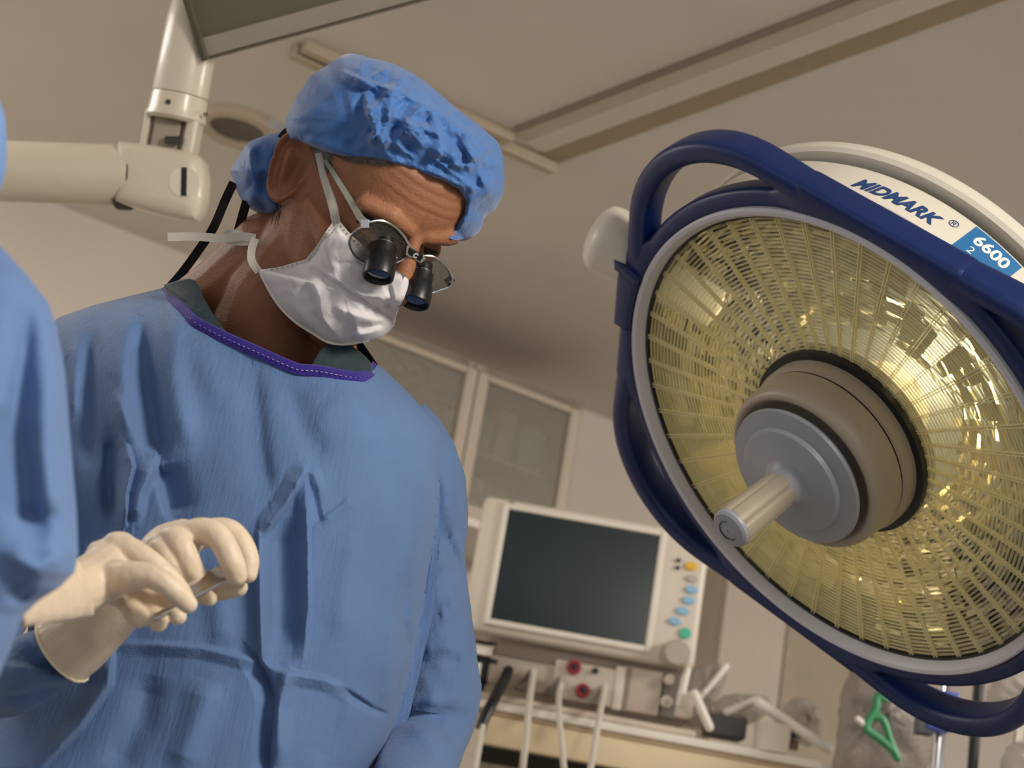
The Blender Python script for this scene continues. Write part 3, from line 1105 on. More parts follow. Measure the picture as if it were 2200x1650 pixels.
MB().box(sp(1556, 1563, 0.09), ed * 0.036, inn * 0.03, Z * 0.020, 0.003).build('body', mat('box_charcoal', '3C3C40', 0.5), db)
MB().box(sp(1556, 1540, 0.09), ed * 0.036, inn * 0.03, Z * 0.004, 0.002).build('lid', mat('lid_brown', '77645A', 0.5), db)
cup = thing('white_cup', sp(1655, 1612, 0.05), 'white paper cup standing near the front edge of the shelf', 'cup')
cb = sp(1655, 1616, 0.05)
MB().lathe([(0.0325, 0), (0.0335, 0.045), (0.0345, 0.047), (0.0345, 0.050), (0.032, 0.050), (0.031, 0.01), (0.001, 0.008)], cb, Z, 36).build('body', mat('cup_ivory', 'E0D8C8', 0.5, var=0.02), cup)
MB().lathe([(0.0325, 0.0), (0.0335, -0.002), (0.001, -0.002)], cb, Z, 36).build('foot', mat('cup_ivory', 'E0D8C8', 0.5), cup)
MB().lathe([(0.001, -0.006), (0.012, 0), (0.012, 0.014), (0.006, 0.018), (0.006, 0.026), (0.001, 0.026)], sp(1703, 1590, 0.06), Z, 20)
vc = thing('blue_cap_vial', sp(1704, 1600, 0.07), 'small blue capped vial right of the white cup', 'vial')
MB().lathe([(0.001, -0.02), (0.011, -0.02), (0.011, 0.004), (0.008, 0.008)], sp(1704, 1588, 0.07), Z, 20).build('glass', mat('vial_brown', '6B5A48', 0.3), vc)
MB().lathe([(0.012, 0.004), (0.012, 0.022), (0.010, 0.024), (0.001, 0.024)], sp(1704, 1588, 0.07), Z, 20).build('cap', mat('cap_blue', '1F4E80', 0.4), vc)

# green hanger clip in front of the grey bag
g = thing('green_line_clip', sp(1900, 1640, -0.06), 'green plastic line clip with open loop on the grey bag', 'clip')
M_green = mat('clip_green', '3E8F5E', 0.4, var=0.06)
gp = lambda x, y: sp(x, y, -0.14)
MB().tube(smooth_path([gp(1895, 1492), (gp(1884, 1500)), gp(1882, 1522), gp(1868, 1545), gp(1862, 1566), gp(1890, 1588), gp(1918, 1612), gp(1928, 1628)], 8), [0.0075] * 57, 12, roundcap=True).build('arm', M_green, g)
MB().tube(smooth_path([gp(1874, 1540), gp(1892, 1542), gp(1903, 1560), gp(1912, 1590), gp(1926, 1624)], 8), [0.007] * 33, 12, roundcap=True).build('arm', M_green, g)
MB().tube([gp(1886, 1496), gp(1902, 1503)], 0.006, 10, roundcap=True).build('hook', M_green, g)
MB().tube([gp(1843, 1545), gp(1862, 1562)], 0.0055, 10, roundcap=True).build('white_stub', M_rod, g)

# poles at the lower right
M_chrome = mat('chrome', 'D8D8DA', 0.12, metal=1.0, var=0.02)
def pole(name, px, py, d, r, m, label, n=None):
    c = P(px, py, d)
    b = np.array([c[0], c[1], 0.0])
    t = thing(name, b, label, 'pole')
    MB().tube([b + Z * 0.05, b + Z * (c[2] + 0.10)], r, 20).build('tube', m, t)
    MB().lathe([(0.001, 0.06), (0.03, 0.06), (0.10, 0.03), (0.10, 0.0), (0.001, 0.0)], b, Z, 24).build('base', M_dark, t)
    return t, c
t, c = pole('iv_pole', 2019, 1570, 2.75, 0.0105, M_chrome, 'chrome pole with blue clamp under the lamp bumper')
M_bclamp = mat('clamp_periwinkle', '4A5FB8', 0.4)
MB().box(P(2020, 1500, 2.73), X_ * 0.026, np.array([0, 0.02, 0]), Z * 0.010, 0.004).build('clamp', M_bclamp, t)
MB().box(P(2012, 1556, 2.73), X_ * 0.020, np.array([0, 0.02, 0]), Z * 0.012, 0.004).build('clamp', M_bclamp, t)
MB().box(P(1986, 1550, 2.73), X_ * 0.014, np.array([0, 0.014, 0]), Z * 0.022, 0.004).build('clamp_knob', mat('clamp_slate', '5A5C66', 0.4), t)
t, c = pole('dark_pole', 2096, 1560, 3.02, 0.0095, M_dark, 'thin black pole right of the chrome pole')
cable('power_cord', [(2196, 1500, 0.1), (2186, 1560, 0.1), (2182, 1600, 0.1), (2170, 1700, 0.1)], 0.005, M_cab, 'pale cord hanging at the right edge, left of its twin', group=None)
cable('power_cord', [(2206, 1500, 0.1), (2194, 1570, 0.1), (2180, 1650, 0.1), (2172, 1720, 0.1)], 0.004, M_cab, 'thinner pale cord hanging at the far right edge')
bag('linen_bag', [(2150, 1720), (2160, 1620), (2195, 1590), (2290, 1580), (2300, 1720)], -0.12, 0.06, mat('linen_white', 'D8D2CA', 0.8, bump=0.003, bscale=40), 'white linen bag at the lower right corner', 'bag', seed=7)
bag('clear_bag', [(2130, 1560), (2120, 1500), (2150, 1450), (2240, 1440), (2250, 1560)], 0.3, 0.05, clear_film('bag_film_white', 'D5CEC6', 0.55, 0.2), 'pale translucent bag seen through the lower bumper handle', seed=8)

# ---------------------------------------------------------------- wall cabinets
M_cab_w = mat('cabinet_cream', 'C3B4A2', 0.5, var=0.03)
dc = 0.32


def cp(px, py, off=dc):
    return wallpt(px, py, off)


cab = thing('glass_cabinet', cp(1110, 1115) - wn * dc / 2, 'cream wall cabinet with glass doors showing green packages', 'cabinet')
x0 = (cp(1028, 800) - wmid) @ wd - 0.50
x1 = (cp(1248, 900) - wmid) @ wd
z1 = cp(1140, 850)[2]
z0 = cp(1000, 1108)[2]


def cb_(u0, u1, v0, v1, d0, d1, m, name, parent, bevel=0.002):
    c = wmid * (1, 1, 0) + wd * (u0 + u1) / 2 + wn * (d0 + d1) / 2 + Z * (v0 + v1) / 2
    return MB().box(c, wd * abs(u1 - u0) / 2, wn * abs(d1 - d0) / 2, Z * abs(v1 - v0) / 2, bevel).build(name, m, parent)


zt2 = min(HC - 0.01, z1 + 0.03)
cb_(x0, x1, zt2 - 0.02, zt2, 0.0, dc, M_cab_w, 'top', cab)
cb_(x0, x1, z0 - 0.02, z0, 0.0, dc, M_bez, 'bottom', cab)
cb_(x0, x1, z0, zt2 - 0.02, 0.0, 0.02, M_cab_w, 'back', cab)
cb_(x0, x0 + 0.02, z0, zt2 - 0.02, 0.02, dc - 0.02, M_cab_w, 'side', cab)
cb_(x1 - 0.02, x1, z0, zt2 - 0.02, 0.02, dc - 0.02, M_cab_w, 'side', cab)
um = (cp(1010, 900) - wmid) @ wd
M_pane = clear_film('pane_glass', 'C4BDAF', 0.34, 0.10)
for u0, u1 in ((x0, um), (um, x1)):
    f = cb_(u0 + 0.002, u0 + 0.032, z0, zt2, dc - 0.02, dc, M_cab_w, 'door_stile', cab)
    cb_(u1 - 0.032, u1 - 0.002, z0, zt2, dc - 0.02, dc, M_cab_w, 'door_stile', cab)
    cb_(u0 + 0.03, u1 - 0.03, zt2 - 0.035, zt2, dc - 0.02, dc, M_cab_w, 'door_rail', cab)
    cb_(u0 + 0.03, u1 - 0.03, z0, z0 + 0.03, dc - 0.02, dc, M_cab_w, 'door_rail', cab)
    cb_(u0 + 0.03, u1 - 0.03, z0 + 0.03, zt2 - 0.035, dc - 0.012, dc - 0.008, M_pane, 'pane', cab, 0)
shz = z0 + (zt2 - z0) * 0.45
cb_(x0 + 0.02, x1 - 0.02, shz, shz + 0.012, 0.02, dc - 0.05, M_cab_w, 'shelf_board', cab)
rg = random.Random(3)
M_pk = [mat('package_green', '4F8F74', 0.6, var=0.15), mat('package_pale', 'B8B49E', 0.6, var=0.1), mat('package_dark', '4A5058', 0.6, var=0.1), mat('package_sage', '8FA287', 0.6, var=0.1)]
names = ['green', 'pale', 'dark grey', 'sage']
u = um + 0.05
kk = 0
posn = ['nearest the left door stile', 'second from the left stile', 'third from the left stile', 'fourth from the left stile', 'fifth from the left stile', 'sixth from the left stile', 'last before the right stile']
for row, zb_ in ((0, z0 + 0.0005), (1, shz + 0.0125)):
    u = um + 0.05
    kk = 0
    while u < x1 - 0.10 and kk < 7:
        wq = rg.uniform(0.05, 0.09)
        hq = rg.uniform(0.08, min(0.15, (shz - z0) * 0.9 if row == 0 else (zt2 - shz) * 0.8))
        mi = rg.choice([0, 0, 1, 3]) if row == 0 else rg.choice([1, 2, 3, 3])
        c = wmid * (1, 1, 0) + wd * (u + wq / 2) + wn * (0.19 + rg.uniform(-.02, .02)) + Z * (zb_ + hq / 2)
        o = MB().box(c, wd * wq / 2 * 0.96, wn * 0.05, Z * hq / 2, 0.004).build('supply_box', M_pk[mi])
        tag(o, '%s supply box on the %s glass cabinet shelf, %s' % (names[mi], 'lower' if row == 0 else 'upper', posn[kk]), 'box', 'supplies in the glass cabinet')
        u += wq + rg.uniform(0.004, 0.03)
        kk += 1

# tall cream cabinets low on the wall behind the clutter
tc_ = thing('tall_cabinet', cp(1650, 1500) * (1, 1, 0), 'tall plain taupe cabinet behind the shelf, below the lamp', 'cabinet')
u0, u1 = (cp(1555, 1300, 0.25) - wmid) @ wd, (cp(1850, 1450, 0.25) - wmid) @ wd
ztop = cp(1560, 1215, 0.25)[2]
cb_(u0, u1, 0.0, ztop, 0.012, 0.23, M_cab_w, 'carcass', tc_)
um2 = (cp(1690, 1350, 0.25) - wmid) @ wd
cb_(u0 + 0.004, um2 - 0.003, 0.1, ztop - 0.004, 0.23, 0.25, M_cab_w, 'door', tc_)
cb_(um2 + 0.003, u1 - 0.004, 0.1, ztop - 0.004, 0.23, 0.25, mat('cabinet_taupe', 'A89883', 0.5), 'door', tc_)
# ---------------------------------------------------------------- the surgeon
HS = 0.962
HO = P(775.8, 442.8, 1.55)
HF = np.array([0.53949434, -0.43441638, -0.72126851])
HL = np.array([0.72670549, 0.67288663, 0.13828488])
HU = np.array([0.42525872, -0.5987537, 0.6787113])


def hp(x, y, z):
    """head frame (x forward, y to his left, z up, metres) -> world"""
    return HO + (HF * x + HL * y + HU * z) * HS


def hdepth(x, y, z):
    return proj(hp(x, y, z))[2]


M_skin = mat('skin_tan', '8E5F44', 0.55, var=0.10, vscale=26, bump=0.0006, bscale=420, sss=0.12, spec=0.38)
M_gown = fabric('gown_blue', '55729F', crepe=0.0009)
M_capb = fabric('cap_blue_spunbond', '3A68A8', rough=0.55, cell=700, crumple=0.0012, cscale=40, sheen=0.35)
M_maskw = fabric('mask_white', 'C9C6CB', rough=0.8, cell=900, weave=0.00012, crumple=0.0006, cscale=30, sheen=0.2)
M_glove = mat('latex_glove', 'D8C6AF', 0.45, var=0.07, vscale=60, bump=0.0011, bscale=130, sss=0.03, spec=0.4)
M_scrub = fabric('scrub_slate', '20313A', cell=900, weave=0.0002)
M_purple = fabric('purple_binding', '2F2180', cell=500, weave=0.0003)

# ---- body: head, neck, trunk and arms as one surface
bodym = MB()
sec = [(-0.118, .086, .040, .014), (-0.112, .092, .010, .026), (-0.098, .095, -.012, .037), (-0.080, .092, -.030, .047), (-0.060, .089, -.052, .057),
       (-0.040, .088, -.068, .063), (-0.020, .088, -.084, .067), (0.0, .087, -.094, .070), (0.018, .087, -.099, .0725), (0.030, .094, -.101, .074),
       (0.045, .0955, -.102, .0755), (0.062, .0935, -.101, .0765), (0.080, .087, -.098, .076), (0.094, .072, -.091, .069), (0.104, .048, -.076, .056),
       (0.111, .022, -.052, .040), (0.115, .0, -.025, .020)]
rings = []
for z, xf, xb, hw in sec:
    cx, rx = (xf + xb) / 2, (xf - xb) / 2
    ring = []
    for a in np.linspace(0, 2 * math.pi, 40, endpoint=False):
        c, s = math.cos(a), math.sin(a)
        e = 2.25
        q = (abs(c) ** e + abs(s) ** e) ** (-1 / e)
        ring.append(hp(cx + rx * c * q, hw * s * q * (1.0 + 0.04 * (c < 0)), z))
    rings.append(ring)
bodym.loft(rings)
# nose, brow ridge, cheekbones, eyelids
bodym.tube([hp(.088, 0, .030), hp(.097, 0, .018), hp(.108, 0, -.004), hp(.117, 0, -.020)], [.008 * HS, .0075, .0095, .0115], 14, roundcap=True)
for s in (-1, 1):
    bodym.tube([hp(.105, s * .010, -.026), hp(.098, s * .013, -.027)], .008, 10, roundcap=True)
    bodym.tube([hp(.090, s * .012, .033), hp(.087, s * .034, .038), hp(.072, s * .055, .034)], [.009, .0095, .008], 12, roundcap=True)
    bodym.tube([hp(.074, s * .036, -.022), hp(.056, s * .056, -.016), hp(.020, s * .066, -.008)], [.015, .013, .009], 12, roundcap=True)
    bodym.tube([hp(.071, s * .026, .012), hp(.069, s * .038, .012)], .0145, 14, roundcap=True)
# ears
for s in (-1, 1):
    eo = np.array([-.016, s * .0800, .004])
    eu = unit(np.array([-.20, 0, 1.0]))                 # along the ear, top leaning back
    eb = unit(np.array([-.86, s * .50, -.17]))          # towards the free rear edge
    en = unit(np.cross(eu, eb)) * (1 if s < 0 else -1)
    if en[1] * s < 0:
        en = -en
    G, H_ = [], []
    NR_, NA_ = 16, 44
    for i in range(NR_):
        rho = i / (NR_ - 1)
        g, h_ = [], []
        for a in np.linspace(0, 2 * math.pi, NA_, endpoint=False):
            A, B = math.sin(a), math.cos(a)             # A along ear, B to the rear
            half = .0365 * rho * A
            wid = .0205 * rho * B * (1.0 + 0.28 * A) + 0.004 * rho * (A > 0) * A
            rimw = 0.35 + 0.65 * sstep(-0.75, 0.2, 0.6 * A + 0.8 * B)
            h = 0.0105 * math.exp(-((rho - 0.90) / 0.11) ** 2) * rimw
            h += 0.0065 * math.exp(-(((rho * B - 0.22) / 0.16) ** 2)) * math.exp(-(((rho * A - 0.10) / 0.50) ** 2))
            h -= 0.0140 * math.exp(-(((rho * B + 0.28) / 0.30) ** 2 + ((rho * A + 0.06) / 0.36) ** 2))
            h -= 0.0055 * math.exp(-(((rho - 0.72) / 0.10) ** 2)) * rimw
            h += 0.0045 * math.exp(-(((rho * B + 0.78) / 0.16) ** 2 + ((rho * A + 0.12) / 0.16) ** 2))
            h += 0.0020 * math.exp(-(((rho * A + 0.80) / 0.25) ** 2))
            p = eo + eu * half + eb * wid + en * (h + 0.0055 * (1 - rho ** 8) - 0.002)
            g.append(hp(*p))
            h_.append(hp(*(eo + eu * half * 0.97 + eb * wid * 0.95 - en * (0.0035 * (1 - rho ** 4) + 0.001))))
        G.append(g)
        H_.append(h_)
    bodym.loft(G[1:] + H_[::-1][:-1])
# neck, trunk, arms (depths: the trunk stands upright behind the bowed head)
nk = [P(735, 480, 1.555), P(668, 560, 1.575), P(610, 640, 1.585), P(585, 720, 1.595), P(570, 830, 1.61)]
bodym.tube(nk, [.052, .055, .057, .060, .06], 24, roundcap=True)
bodym.tube([P(590, 555, 1.59), P(495, 622, 1.605), P(330, 712, 1.65)], [.047, .038, .024], 16, roundcap=True)
bodym.tube([P(640, 650, 1.61), P(730, 800, 1.64), P(830, 920, 1.65)], [.035, .028, .026], 16, roundcap=True)
bodym.tube([P(565, 850, 1.64), P(540, 1100, 1.60), P(520, 1500, 1.54), P(500, 2300, 1.44)], [.06, .07, .07, .08], 40, roundcap=True)
bodym.tube([P(330, 710, 1.65), P(160, 1050, 1.54), P(-60, 1430, 1.38), P(80, 1420, 1.30), P(200, 1345, 1.285)], [.026, .026, .024, .018, .016], 14, roundcap=True)
bodym.tube([P(830, 920, 1.67), P(915, 1250, 1.665), P(925, 1560, 1.59), P(860, 1750, 1.43)], [.022, .020, .018, .018], 14, roundcap=True)
BV, BF = remeshed(bodym, 0.0021, 3, 0.5)
# soften eye sockets and temples, crease the brow
loc = (BV - HO) @ np.array([HF, HL, HU]).T / HS
d = np.zeros(len(BV))
for s in (-1, 1):
    d -= 0.004 * np.exp(-(((loc[:, 1] - s * .030) / .016) ** 2 + ((loc[:, 2] - .022) / .007) ** 2 + ((loc[:, 0] - .09) / .03) ** 2))
    d -= 0.003 * np.exp(-(((loc[:, 1] - s * .074) / .02) ** 2 + ((loc[:, 2] - .03) / .022) ** 2 + ((loc[:, 0] - .045) / .022) ** 2))
for q, zq in enumerate((.056, .064, .073)):
    d -= 0.0007 * np.exp(-((loc[:, 2] - zq - 0.10 * (np.abs(loc[:, 1]) - .01) ** 2 * 20) / .0016) ** 2) * (loc[:, 0] > .05) * (np.abs(loc[:, 1]) < .05)
for s in (-1, 1):
    d -= 0.0009 * np.exp(-(((loc[:, 1] - s * .006) / .0016) ** 2 + ((loc[:, 2] - .045) / .012) ** 2)) * (loc[:, 0] > .06)
BV = BV + HF * d[:, None] * HS
surgeon = mesh_obj('person', BV, BF, M_skin, smooth='all')
tag(surgeon, 'surgeon in blue gown and crumpled cap bowing his head, wearing magnifying loupes', 'person')
HB = BVHTree.FromPolygons([tuple(v) for v in BV], BF)


def head_d(px, py):
    """depth of the body surface along a pixel ray, or None"""
    r = ray(px, py)
    h = HB.ray_cast(Vector(CAM), Vector(r))
    if h[0] is None:
        return None
    return float((np.array(h[0]) - CAM) @ fw)


def resample(poly, n):
    p = smooth_path(list(poly) + [poly[0]], 8)[:-1]
    p = np.vstack([p, p[:1]])
    L = np.r_[0, np.cumsum(np.linalg.norm(np.diff(p, axis=0), axis=1))]
    t = np.linspace(0, L[-1], n, endpoint=False)
    return np.c_[np.interp(t, L, p[:, 0]), np.interp(t, L, p[:, 1])]


def puff(outline, center, zb, front, back, nr=40, na=160, expo=2.0):
    """closed puffed sheet: outline in pixels, boundary depth zb(px,py), dome heights in metres.
    returns X,Y,D arrays [2*nr-1][na] running from the front pole over the edge to the back pole"""
    o = resample(outline, na)
    c = np.asarray(center, float)
    S = np.sin(np.linspace(0.02, 1, nr) * math.pi / 2)
    X = c[0] + (o[:, 0] - c[0])[None] * S[:, None]
    Y = c[1] + (o[:, 1] - c[1])[None] * S[:, None]
    zbv = np.array([zb(*q) for q in o])
    zc = zb(*c)
    Zb = zc + (zbv - zc)[None] * S[:, None] ** 2
    dome = (1 - S ** expo) ** (1 / expo)
    return X, Y, Zb - front * dome[:, None], Zb + back * dome[:, None]


def ridged(X, Y, s, seed):
    out = np.empty(X.shape)
    for idx in np.ndindex(X.shape):
        out[idx] = 1 - 2 * abs(noise.noise((X[idx] * s, Y[idx] * s, seed)))
    return out


def lap(D, n):
    for _ in range(n):
        up = np.vstack([D[:1], D[:-1]])
        dn = np.vstack([D[1:], D[-1:]])
        D = 0.5 * D + 0.125 * (up + dn + np.roll(D, 1, 1) + np.roll(D, -1, 1))
    return D


def close_sheet(X, Y, Df, Db):
    A = Pa(X, Y, Df)
    B = Pa(X, Y, Db)[::-1][1:]
    G = np.concatenate([A, B], 0)
    mb = MB().grid(G, closed_u=True)
    n = X.shape[1]
    mb.F.append(list(range(n))[::-1])
    mb.F.append([len(mb.V) - n + j for j in range(n)])
    return mb


# ---- bouffant cap: dome pulled over the skull, its elastic edge on the forehead
rim = [(606, 300), (640, 292), (668, 306), (700, 318), (740, 330), (790, 337), (840, 344), (890, 358), (930, 372), (968, 388), (992, 402), (1008, 432), (1004, 462), (985, 492), (960, 520)]
cap_out = [(616, 250), (640, 205), (668, 165), (700, 142), (745, 115), (795, 124), (850, 140), (900, 166), (950, 206), (1000, 248), (1042, 280), (1070, 308), (1081, 345), (1083, 385), (1078, 420),
           (1064, 446), (1042, 468), (1032, 494), (1012, 512), (985, 517), (945, 500), (890, 440), (800, 405), (720, 390), (650, 350), (618, 290)]
capc = (860, 268)
zcap = hdepth(-.005, .005, .07)
X, Y, Df, Db = puff(cap_out, capc, lambda x, y: zcap + 0.02 * (x - 860) / 220, 0.092, 0.070, 64, 240)
below, sd, _ = seg_dist(X, Y, rim)
sgn = -sd * below                                   # >0 above the rim
zh = np.array([[(lambda v: np.nan if v is None else v)(head_d(X[i, j], Y[i, j])) for j in range(0, 240)] for i in range(64)])
off = 0.0025 + 0.011 * sstep(0, 45, sgn)
cap_d = np.where(np.isnan(zh), Df, np.minimum(Df, zh - off))
cap_d = lap(cap_d, 3)
infront = sgn > -2
fr_mask = sstep(640, 860, X + 0.35 * (Y - 250))
rgc = random.Random(21)
lines = []
for _ in range(230):
    tq_ = rgc.random()
    tx, ty = 770 + 300 * tq_ + rgc.gauss(0, 22), 195 + 170 * tq_ + rgc.uniform(-130, 110)
    lines.append((tx, ty, rgc.choice([0.5, 0.6, 1.2, 1.9, -0.5]) + rgc.gauss(0, 0.35), rgc.uniform(35, 120), rgc.uniform(6, 26), rgc.choice([1, 1, -0.9]) * rgc.uniform(0.0022, 0.0062)))
for _ in range(22):
    lines.append((rgc.gauss(715, 45), rgc.gauss(225, 50), rgc.gauss(0.3, 0.6), rgc.uniform(60, 150), rgc.uniform(14, 36), rgc.choice([1, -0.7]) * rgc.uniform(0.001, 0.003)))
cr = tents(X, Y, lines) + ridged(X, Y, 0.010, 3.1) * 0.004
edge = sstep(0, 50, sgn)
cap_d = cap_d - (cr - 0.004) * (0.55 + 0.55 * fr_mask) * (0.45 + 0.55 * edge) * np.clip((1 - (np.linspace(0.02, 1, 64) ** 10))[:, None], 0, 1)
cap_d -= relief(X, Y, [([(735, 155), (790, 178), (860, 195)], .010, 7, .4), ([(785, 200), (790, 240), (830, 330)], .012, 9, -.5), ([(860, 200), (910, 225), (960, 250)], .008, 9, .3),
                       ([(935, 260), (950, 320), (925, 355)], .011, 10, .5), ([(990, 300), (1020, 345), (1040, 400)], .010, 10, -.4), ([(960, 260), (1010, 285), (1060, 330)], .008, 8, .4)]) * edge
ruf = np.array([[nz(X[i, j] * 0.05, Y[i, j] * 0.05, 2.0) for j in range(240)] for i in range(64)])
cap_d -= 0.0035 * ruf * (1 - edge) * (sgn > 0)
sink = sstep(0, 14, -sgn)
cap_d = np.where(np.isnan(zh), cap_d, cap_d * (1 - sink) + (zh + 0.012) * sink)
# outside the head the flap below the rim stays behind the brow
Yw = Y + 5 * np.array([[nz(X[i, j] * 0.02, Y[i, j] * 0.02, 7.0) for j in range(240)] for i in range(64)]) * edge
# the crumple also breaks the smooth outline of the cap
outl = sstep(0.75, 1.0, np.linspace(0.02, 1, 64))[:, None] * edge * (Y < 480)
jag = np.array([[0.014 * noise.noise((X[i, j] * 0.022, Y[i, j] * 0.022, 1.0)) + 0.010 * (0.5 - abs(noise.noise((X[i, j] * 0.05, Y[i, j] * 0.05, 5.0)))) for j in range(240)] for i in range(64)])
X = capc[0] + (X - capc[0]) * (1 + jag * outl)
Y = capc[1] + (Y - capc[1]) * (1 + jag * outl)
capm = close_sheet(X, Y, cap_d, np.maximum(Db, cap_d + 0.004))
# gathered back of the cap below the ear
bk_out = [(494, 366), (512, 338), (532, 308), (560, 294), (600, 284), (628, 288), (640, 330), (634, 400), (612, 446), (584, 464), (556, 458), (526, 440), (512, 418), (502, 392)]
zbk = hdepth(-.075, -.02, .0)
X2, Y2, F2, B2 = puff(bk_out, (570, 372), lambda x, y: zbk, 0.052, 0.05, 30, 120)
c2 = ridged(X2, Y2, 0.018, 1.7) * 0.008 + tents(X2, Y2, [(rgc.gauss(565, 30), rgc.gauss(370, 45), rgc.gauss(1.4, 0.5), rgc.uniform(40, 110), rgc.uniform(8, 20), rgc.choice([1, -1]) * rgc.uniform(0.003, 0.007)) for _ in range(22)])
F2 = F2 - (c2 - .004) * (1 - (np.linspace(0.02, 1, 30) ** 8))[:, None]
m2 = close_sheet(X2, Y2, F2, B2)
capm.add(m2.V, m2.F)
cap = capm.build('bouffant_cap', M_capb, surgeon, smooth='all', label='crumpled blue bouffant cap')

# ---- face mask
mk_out = [(722, 476), (742, 502), (770, 528), (800, 552), (835, 577), (866, 592), (878, 604), (872, 634), (862, 652), (852, 676), (846, 700), (826, 720), (795, 732), (742, 741), (702, 736), (672, 716),
          (634, 692), (602, 660), (578, 624), (556, 582), (592, 579), (640, 566), (664, 560), (690, 524), (712, 492)]
zmk = hdepth(.06, -.02, -.065)


def mzb(x, y):
    h = head_d(x, y)
    base = zmk - 0.00022 * (y - 600) + 0.00010 * (x - 730)
    return base if h is None else min(base + 0.015, h - 0.003)


NA_ = 240
Xm, Ym, Fm, Bm = puff(mk_out, (735, 625), mzb, 0.030, 0.0, 56, NA_)
zh = np.array([[(lambda v: np.nan if v is None else v)(head_d(Xm[i, j], Ym[i, j])) for j in range(NA_)] for i in range(56)])
Sm = np.sin(np.linspace(0.02, 1, 56) * math.pi / 2)[:, None]
Dm = np.where(np.isnan(zh), Fm, np.minimum(Fm, zh - 0.004 - 0.006 * (1 - Sm ** 4)))
Dm = lap(Dm, 12)
Dm = np.where(np.isnan(zh), Dm, np.minimum(Dm, zh - 0.0025))
folds = [([(668, 574), (730, 612), (790, 650), (805, 668)], -.0065, 6, .5), ([(700, 590), (760, 625), (815, 655)], .006, 10, .3),
         ([(672, 604), (686, 640), (690, 680), (715, 712)], .0065, 8, -.5), ([(655, 600), (668, 650), (690, 705)], -.005, 9, .3),
         ([(800, 655), (820, 672), (850, 682)], -.007, 5, .4), ([(815, 640), (830, 662), (858, 668)], .007, 6, .2), ([(835, 612), (842, 640), (830, 660)], -.005, 5, .3),
         ([(750, 722), (790, 716), (822, 705)], .005, 6, .2), ([(600, 600), (630, 660), (680, 712)], .003, 10, 0), ([(720, 660), (770, 680), (815, 690)], .005, 9, .3), ([(765, 700), (800, 702), (828, 694)], -.004, 6, .2)]
inner = (1 - Sm ** 12)
Dm = Dm - relief(Xm, Ym, folds) * inner - 0.0010 * ridged(Xm, Ym, 0.03, 8.0) * inner
mask = close_sheet(Xm, Ym, Dm, np.maximum(Dm + 0.0015, Dm)).build('face_mask', M_maskw, surgeon, smooth='all', label='white pleated surgical mask')


def on_sheet(X, Y, D, x, y):
    i = np.argmin((X - x) ** 2 + (Y - y) ** 2)
    return float(D.flat[i])


# stitched hems of the mask
M_stitch = mat('stitch_grey', '6E6A68', 0.7, var=0)
M_hem = fabric('mask_hem', 'D2CEC8', cell=900, weave=0.0001, crumple=0.0002)


def ribbon(pts, width, m, name, parent, lift=0.0, face=None, thick=0.0006):
    """flat band through 3d points; its flat side towards the camera"""
    p = smooth_path(pts, 8)
    T = np.gradient(p, axis=0)
    L, Rr = [], []
    for q, t in zip(p, T):
        v = unit(q - CAM)
        s = unit(np.cross(t, v))
        L.append([q + s * width / 2 - v * lift, q - s * width / 2 - v * lift, q - s * width / 2 - v * (lift - thick), q + s * width / 2 - v * (lift - thick)])
    return MB().loft(L).build(name, m, parent)


def hem(pxs, width, name='mask_hem', dots=True, inset=0.0):
    pts = [P(x, y, on_sheet(Xm, Ym, Dm, x, y) - 0.0012) for x, y in pxs]
    ribbon(pts, width, M_hem, name, mask)
    if dots:
        p = smooth_path(pts, 10)
        mb = MB()
        for sgn_ in (-0.28, 0.28):
            for i in range(0, len(p) - 1, 3):
                v = unit(p[i] - CAM)
                t = unit(p[i + 1] - p[i])
                s = np.cross(t, v)
                mb.box(p[i] - v * 0.0006 + s * width * sgn_, t * 0.0008, s * 0.00028, v * 0.0003)
        o = mb.build('stitching', M_stitch, mask, smooth=False)
        o['kind'] = 'stuff'


hem([(722, 482), (744, 508), (772, 534), (802, 558), (836, 583), (866, 600)], 0.0085)
hem([(720, 484), (704, 506), (684, 536), (664, 560)], 0.0065)
hem([(664, 562), (636, 570), (600, 580), (560, 586)], 0.0055)
hem([(562, 590), (580, 624), (604, 660), (636, 691), (672, 714), (704, 733), (742, 738), (792, 730)], 0.0035, dots=False)


def skin_path(pxs, lift, fallback):
    out = []
    for (x, y), fb in zip(pxs, fallback):
        h = head_d(x, y)
        out.append(P(x, y, (h if h is not None else fb) - lift))
    return out


M_tie = fabric('mask_tie', 'C4BFB6', cell=900, weave=0.0001, crumple=0.0003)
zt_ = hdepth(.03, -.075, .03)
ribbon(skin_path([(723, 482), (716, 446), (704, 404), (694, 366), (686, 328)], 0.003, [zt_] * 5), 0.0080, M_tie, 'mask_tie', mask)
ds = proj(nk[2])[2] - 0.06
ribbon([P(556, 584, ds - .002), P(541, 560, ds - .004), P(541, 535, ds - .002), P(549, 512, ds)], 0.0072, M_tie, 'mask_tie', mask)
ribbon([P(549, 512, ds), P(520, 508, ds + .01), P(478, 512, ds + .02), P(420, 508, ds + .02), P(360, 509, ds + .015)], 0.0078, M_tie, 'mask_tie', mask)
ribbon([P(545, 522, ds + .004), P(510, 522, ds + .02), P(480, 514, ds + .03), P(495, 498, ds + .03), P(530, 506, ds + .01)], 0.0045, M_tie, 'mask_tie', mask)
ribbon([P(576, 262, zbk - .01), P(600, 272, zbk - .02), P(628, 284, zbk - .03)], 0.0085, M_tie, 'mask_tie', mask)

# ---- loupes
gc = P(868, 560, hdepth(.112, 0, .006))
gex = unit(RT * 0.66 - UP * 0.39 + fw * 0.62)
gez = unit(HU - gex * (HU @ gex))
gn = np.cross(gex, gez)
gn = gn if gn @ fw < 0 else -gn


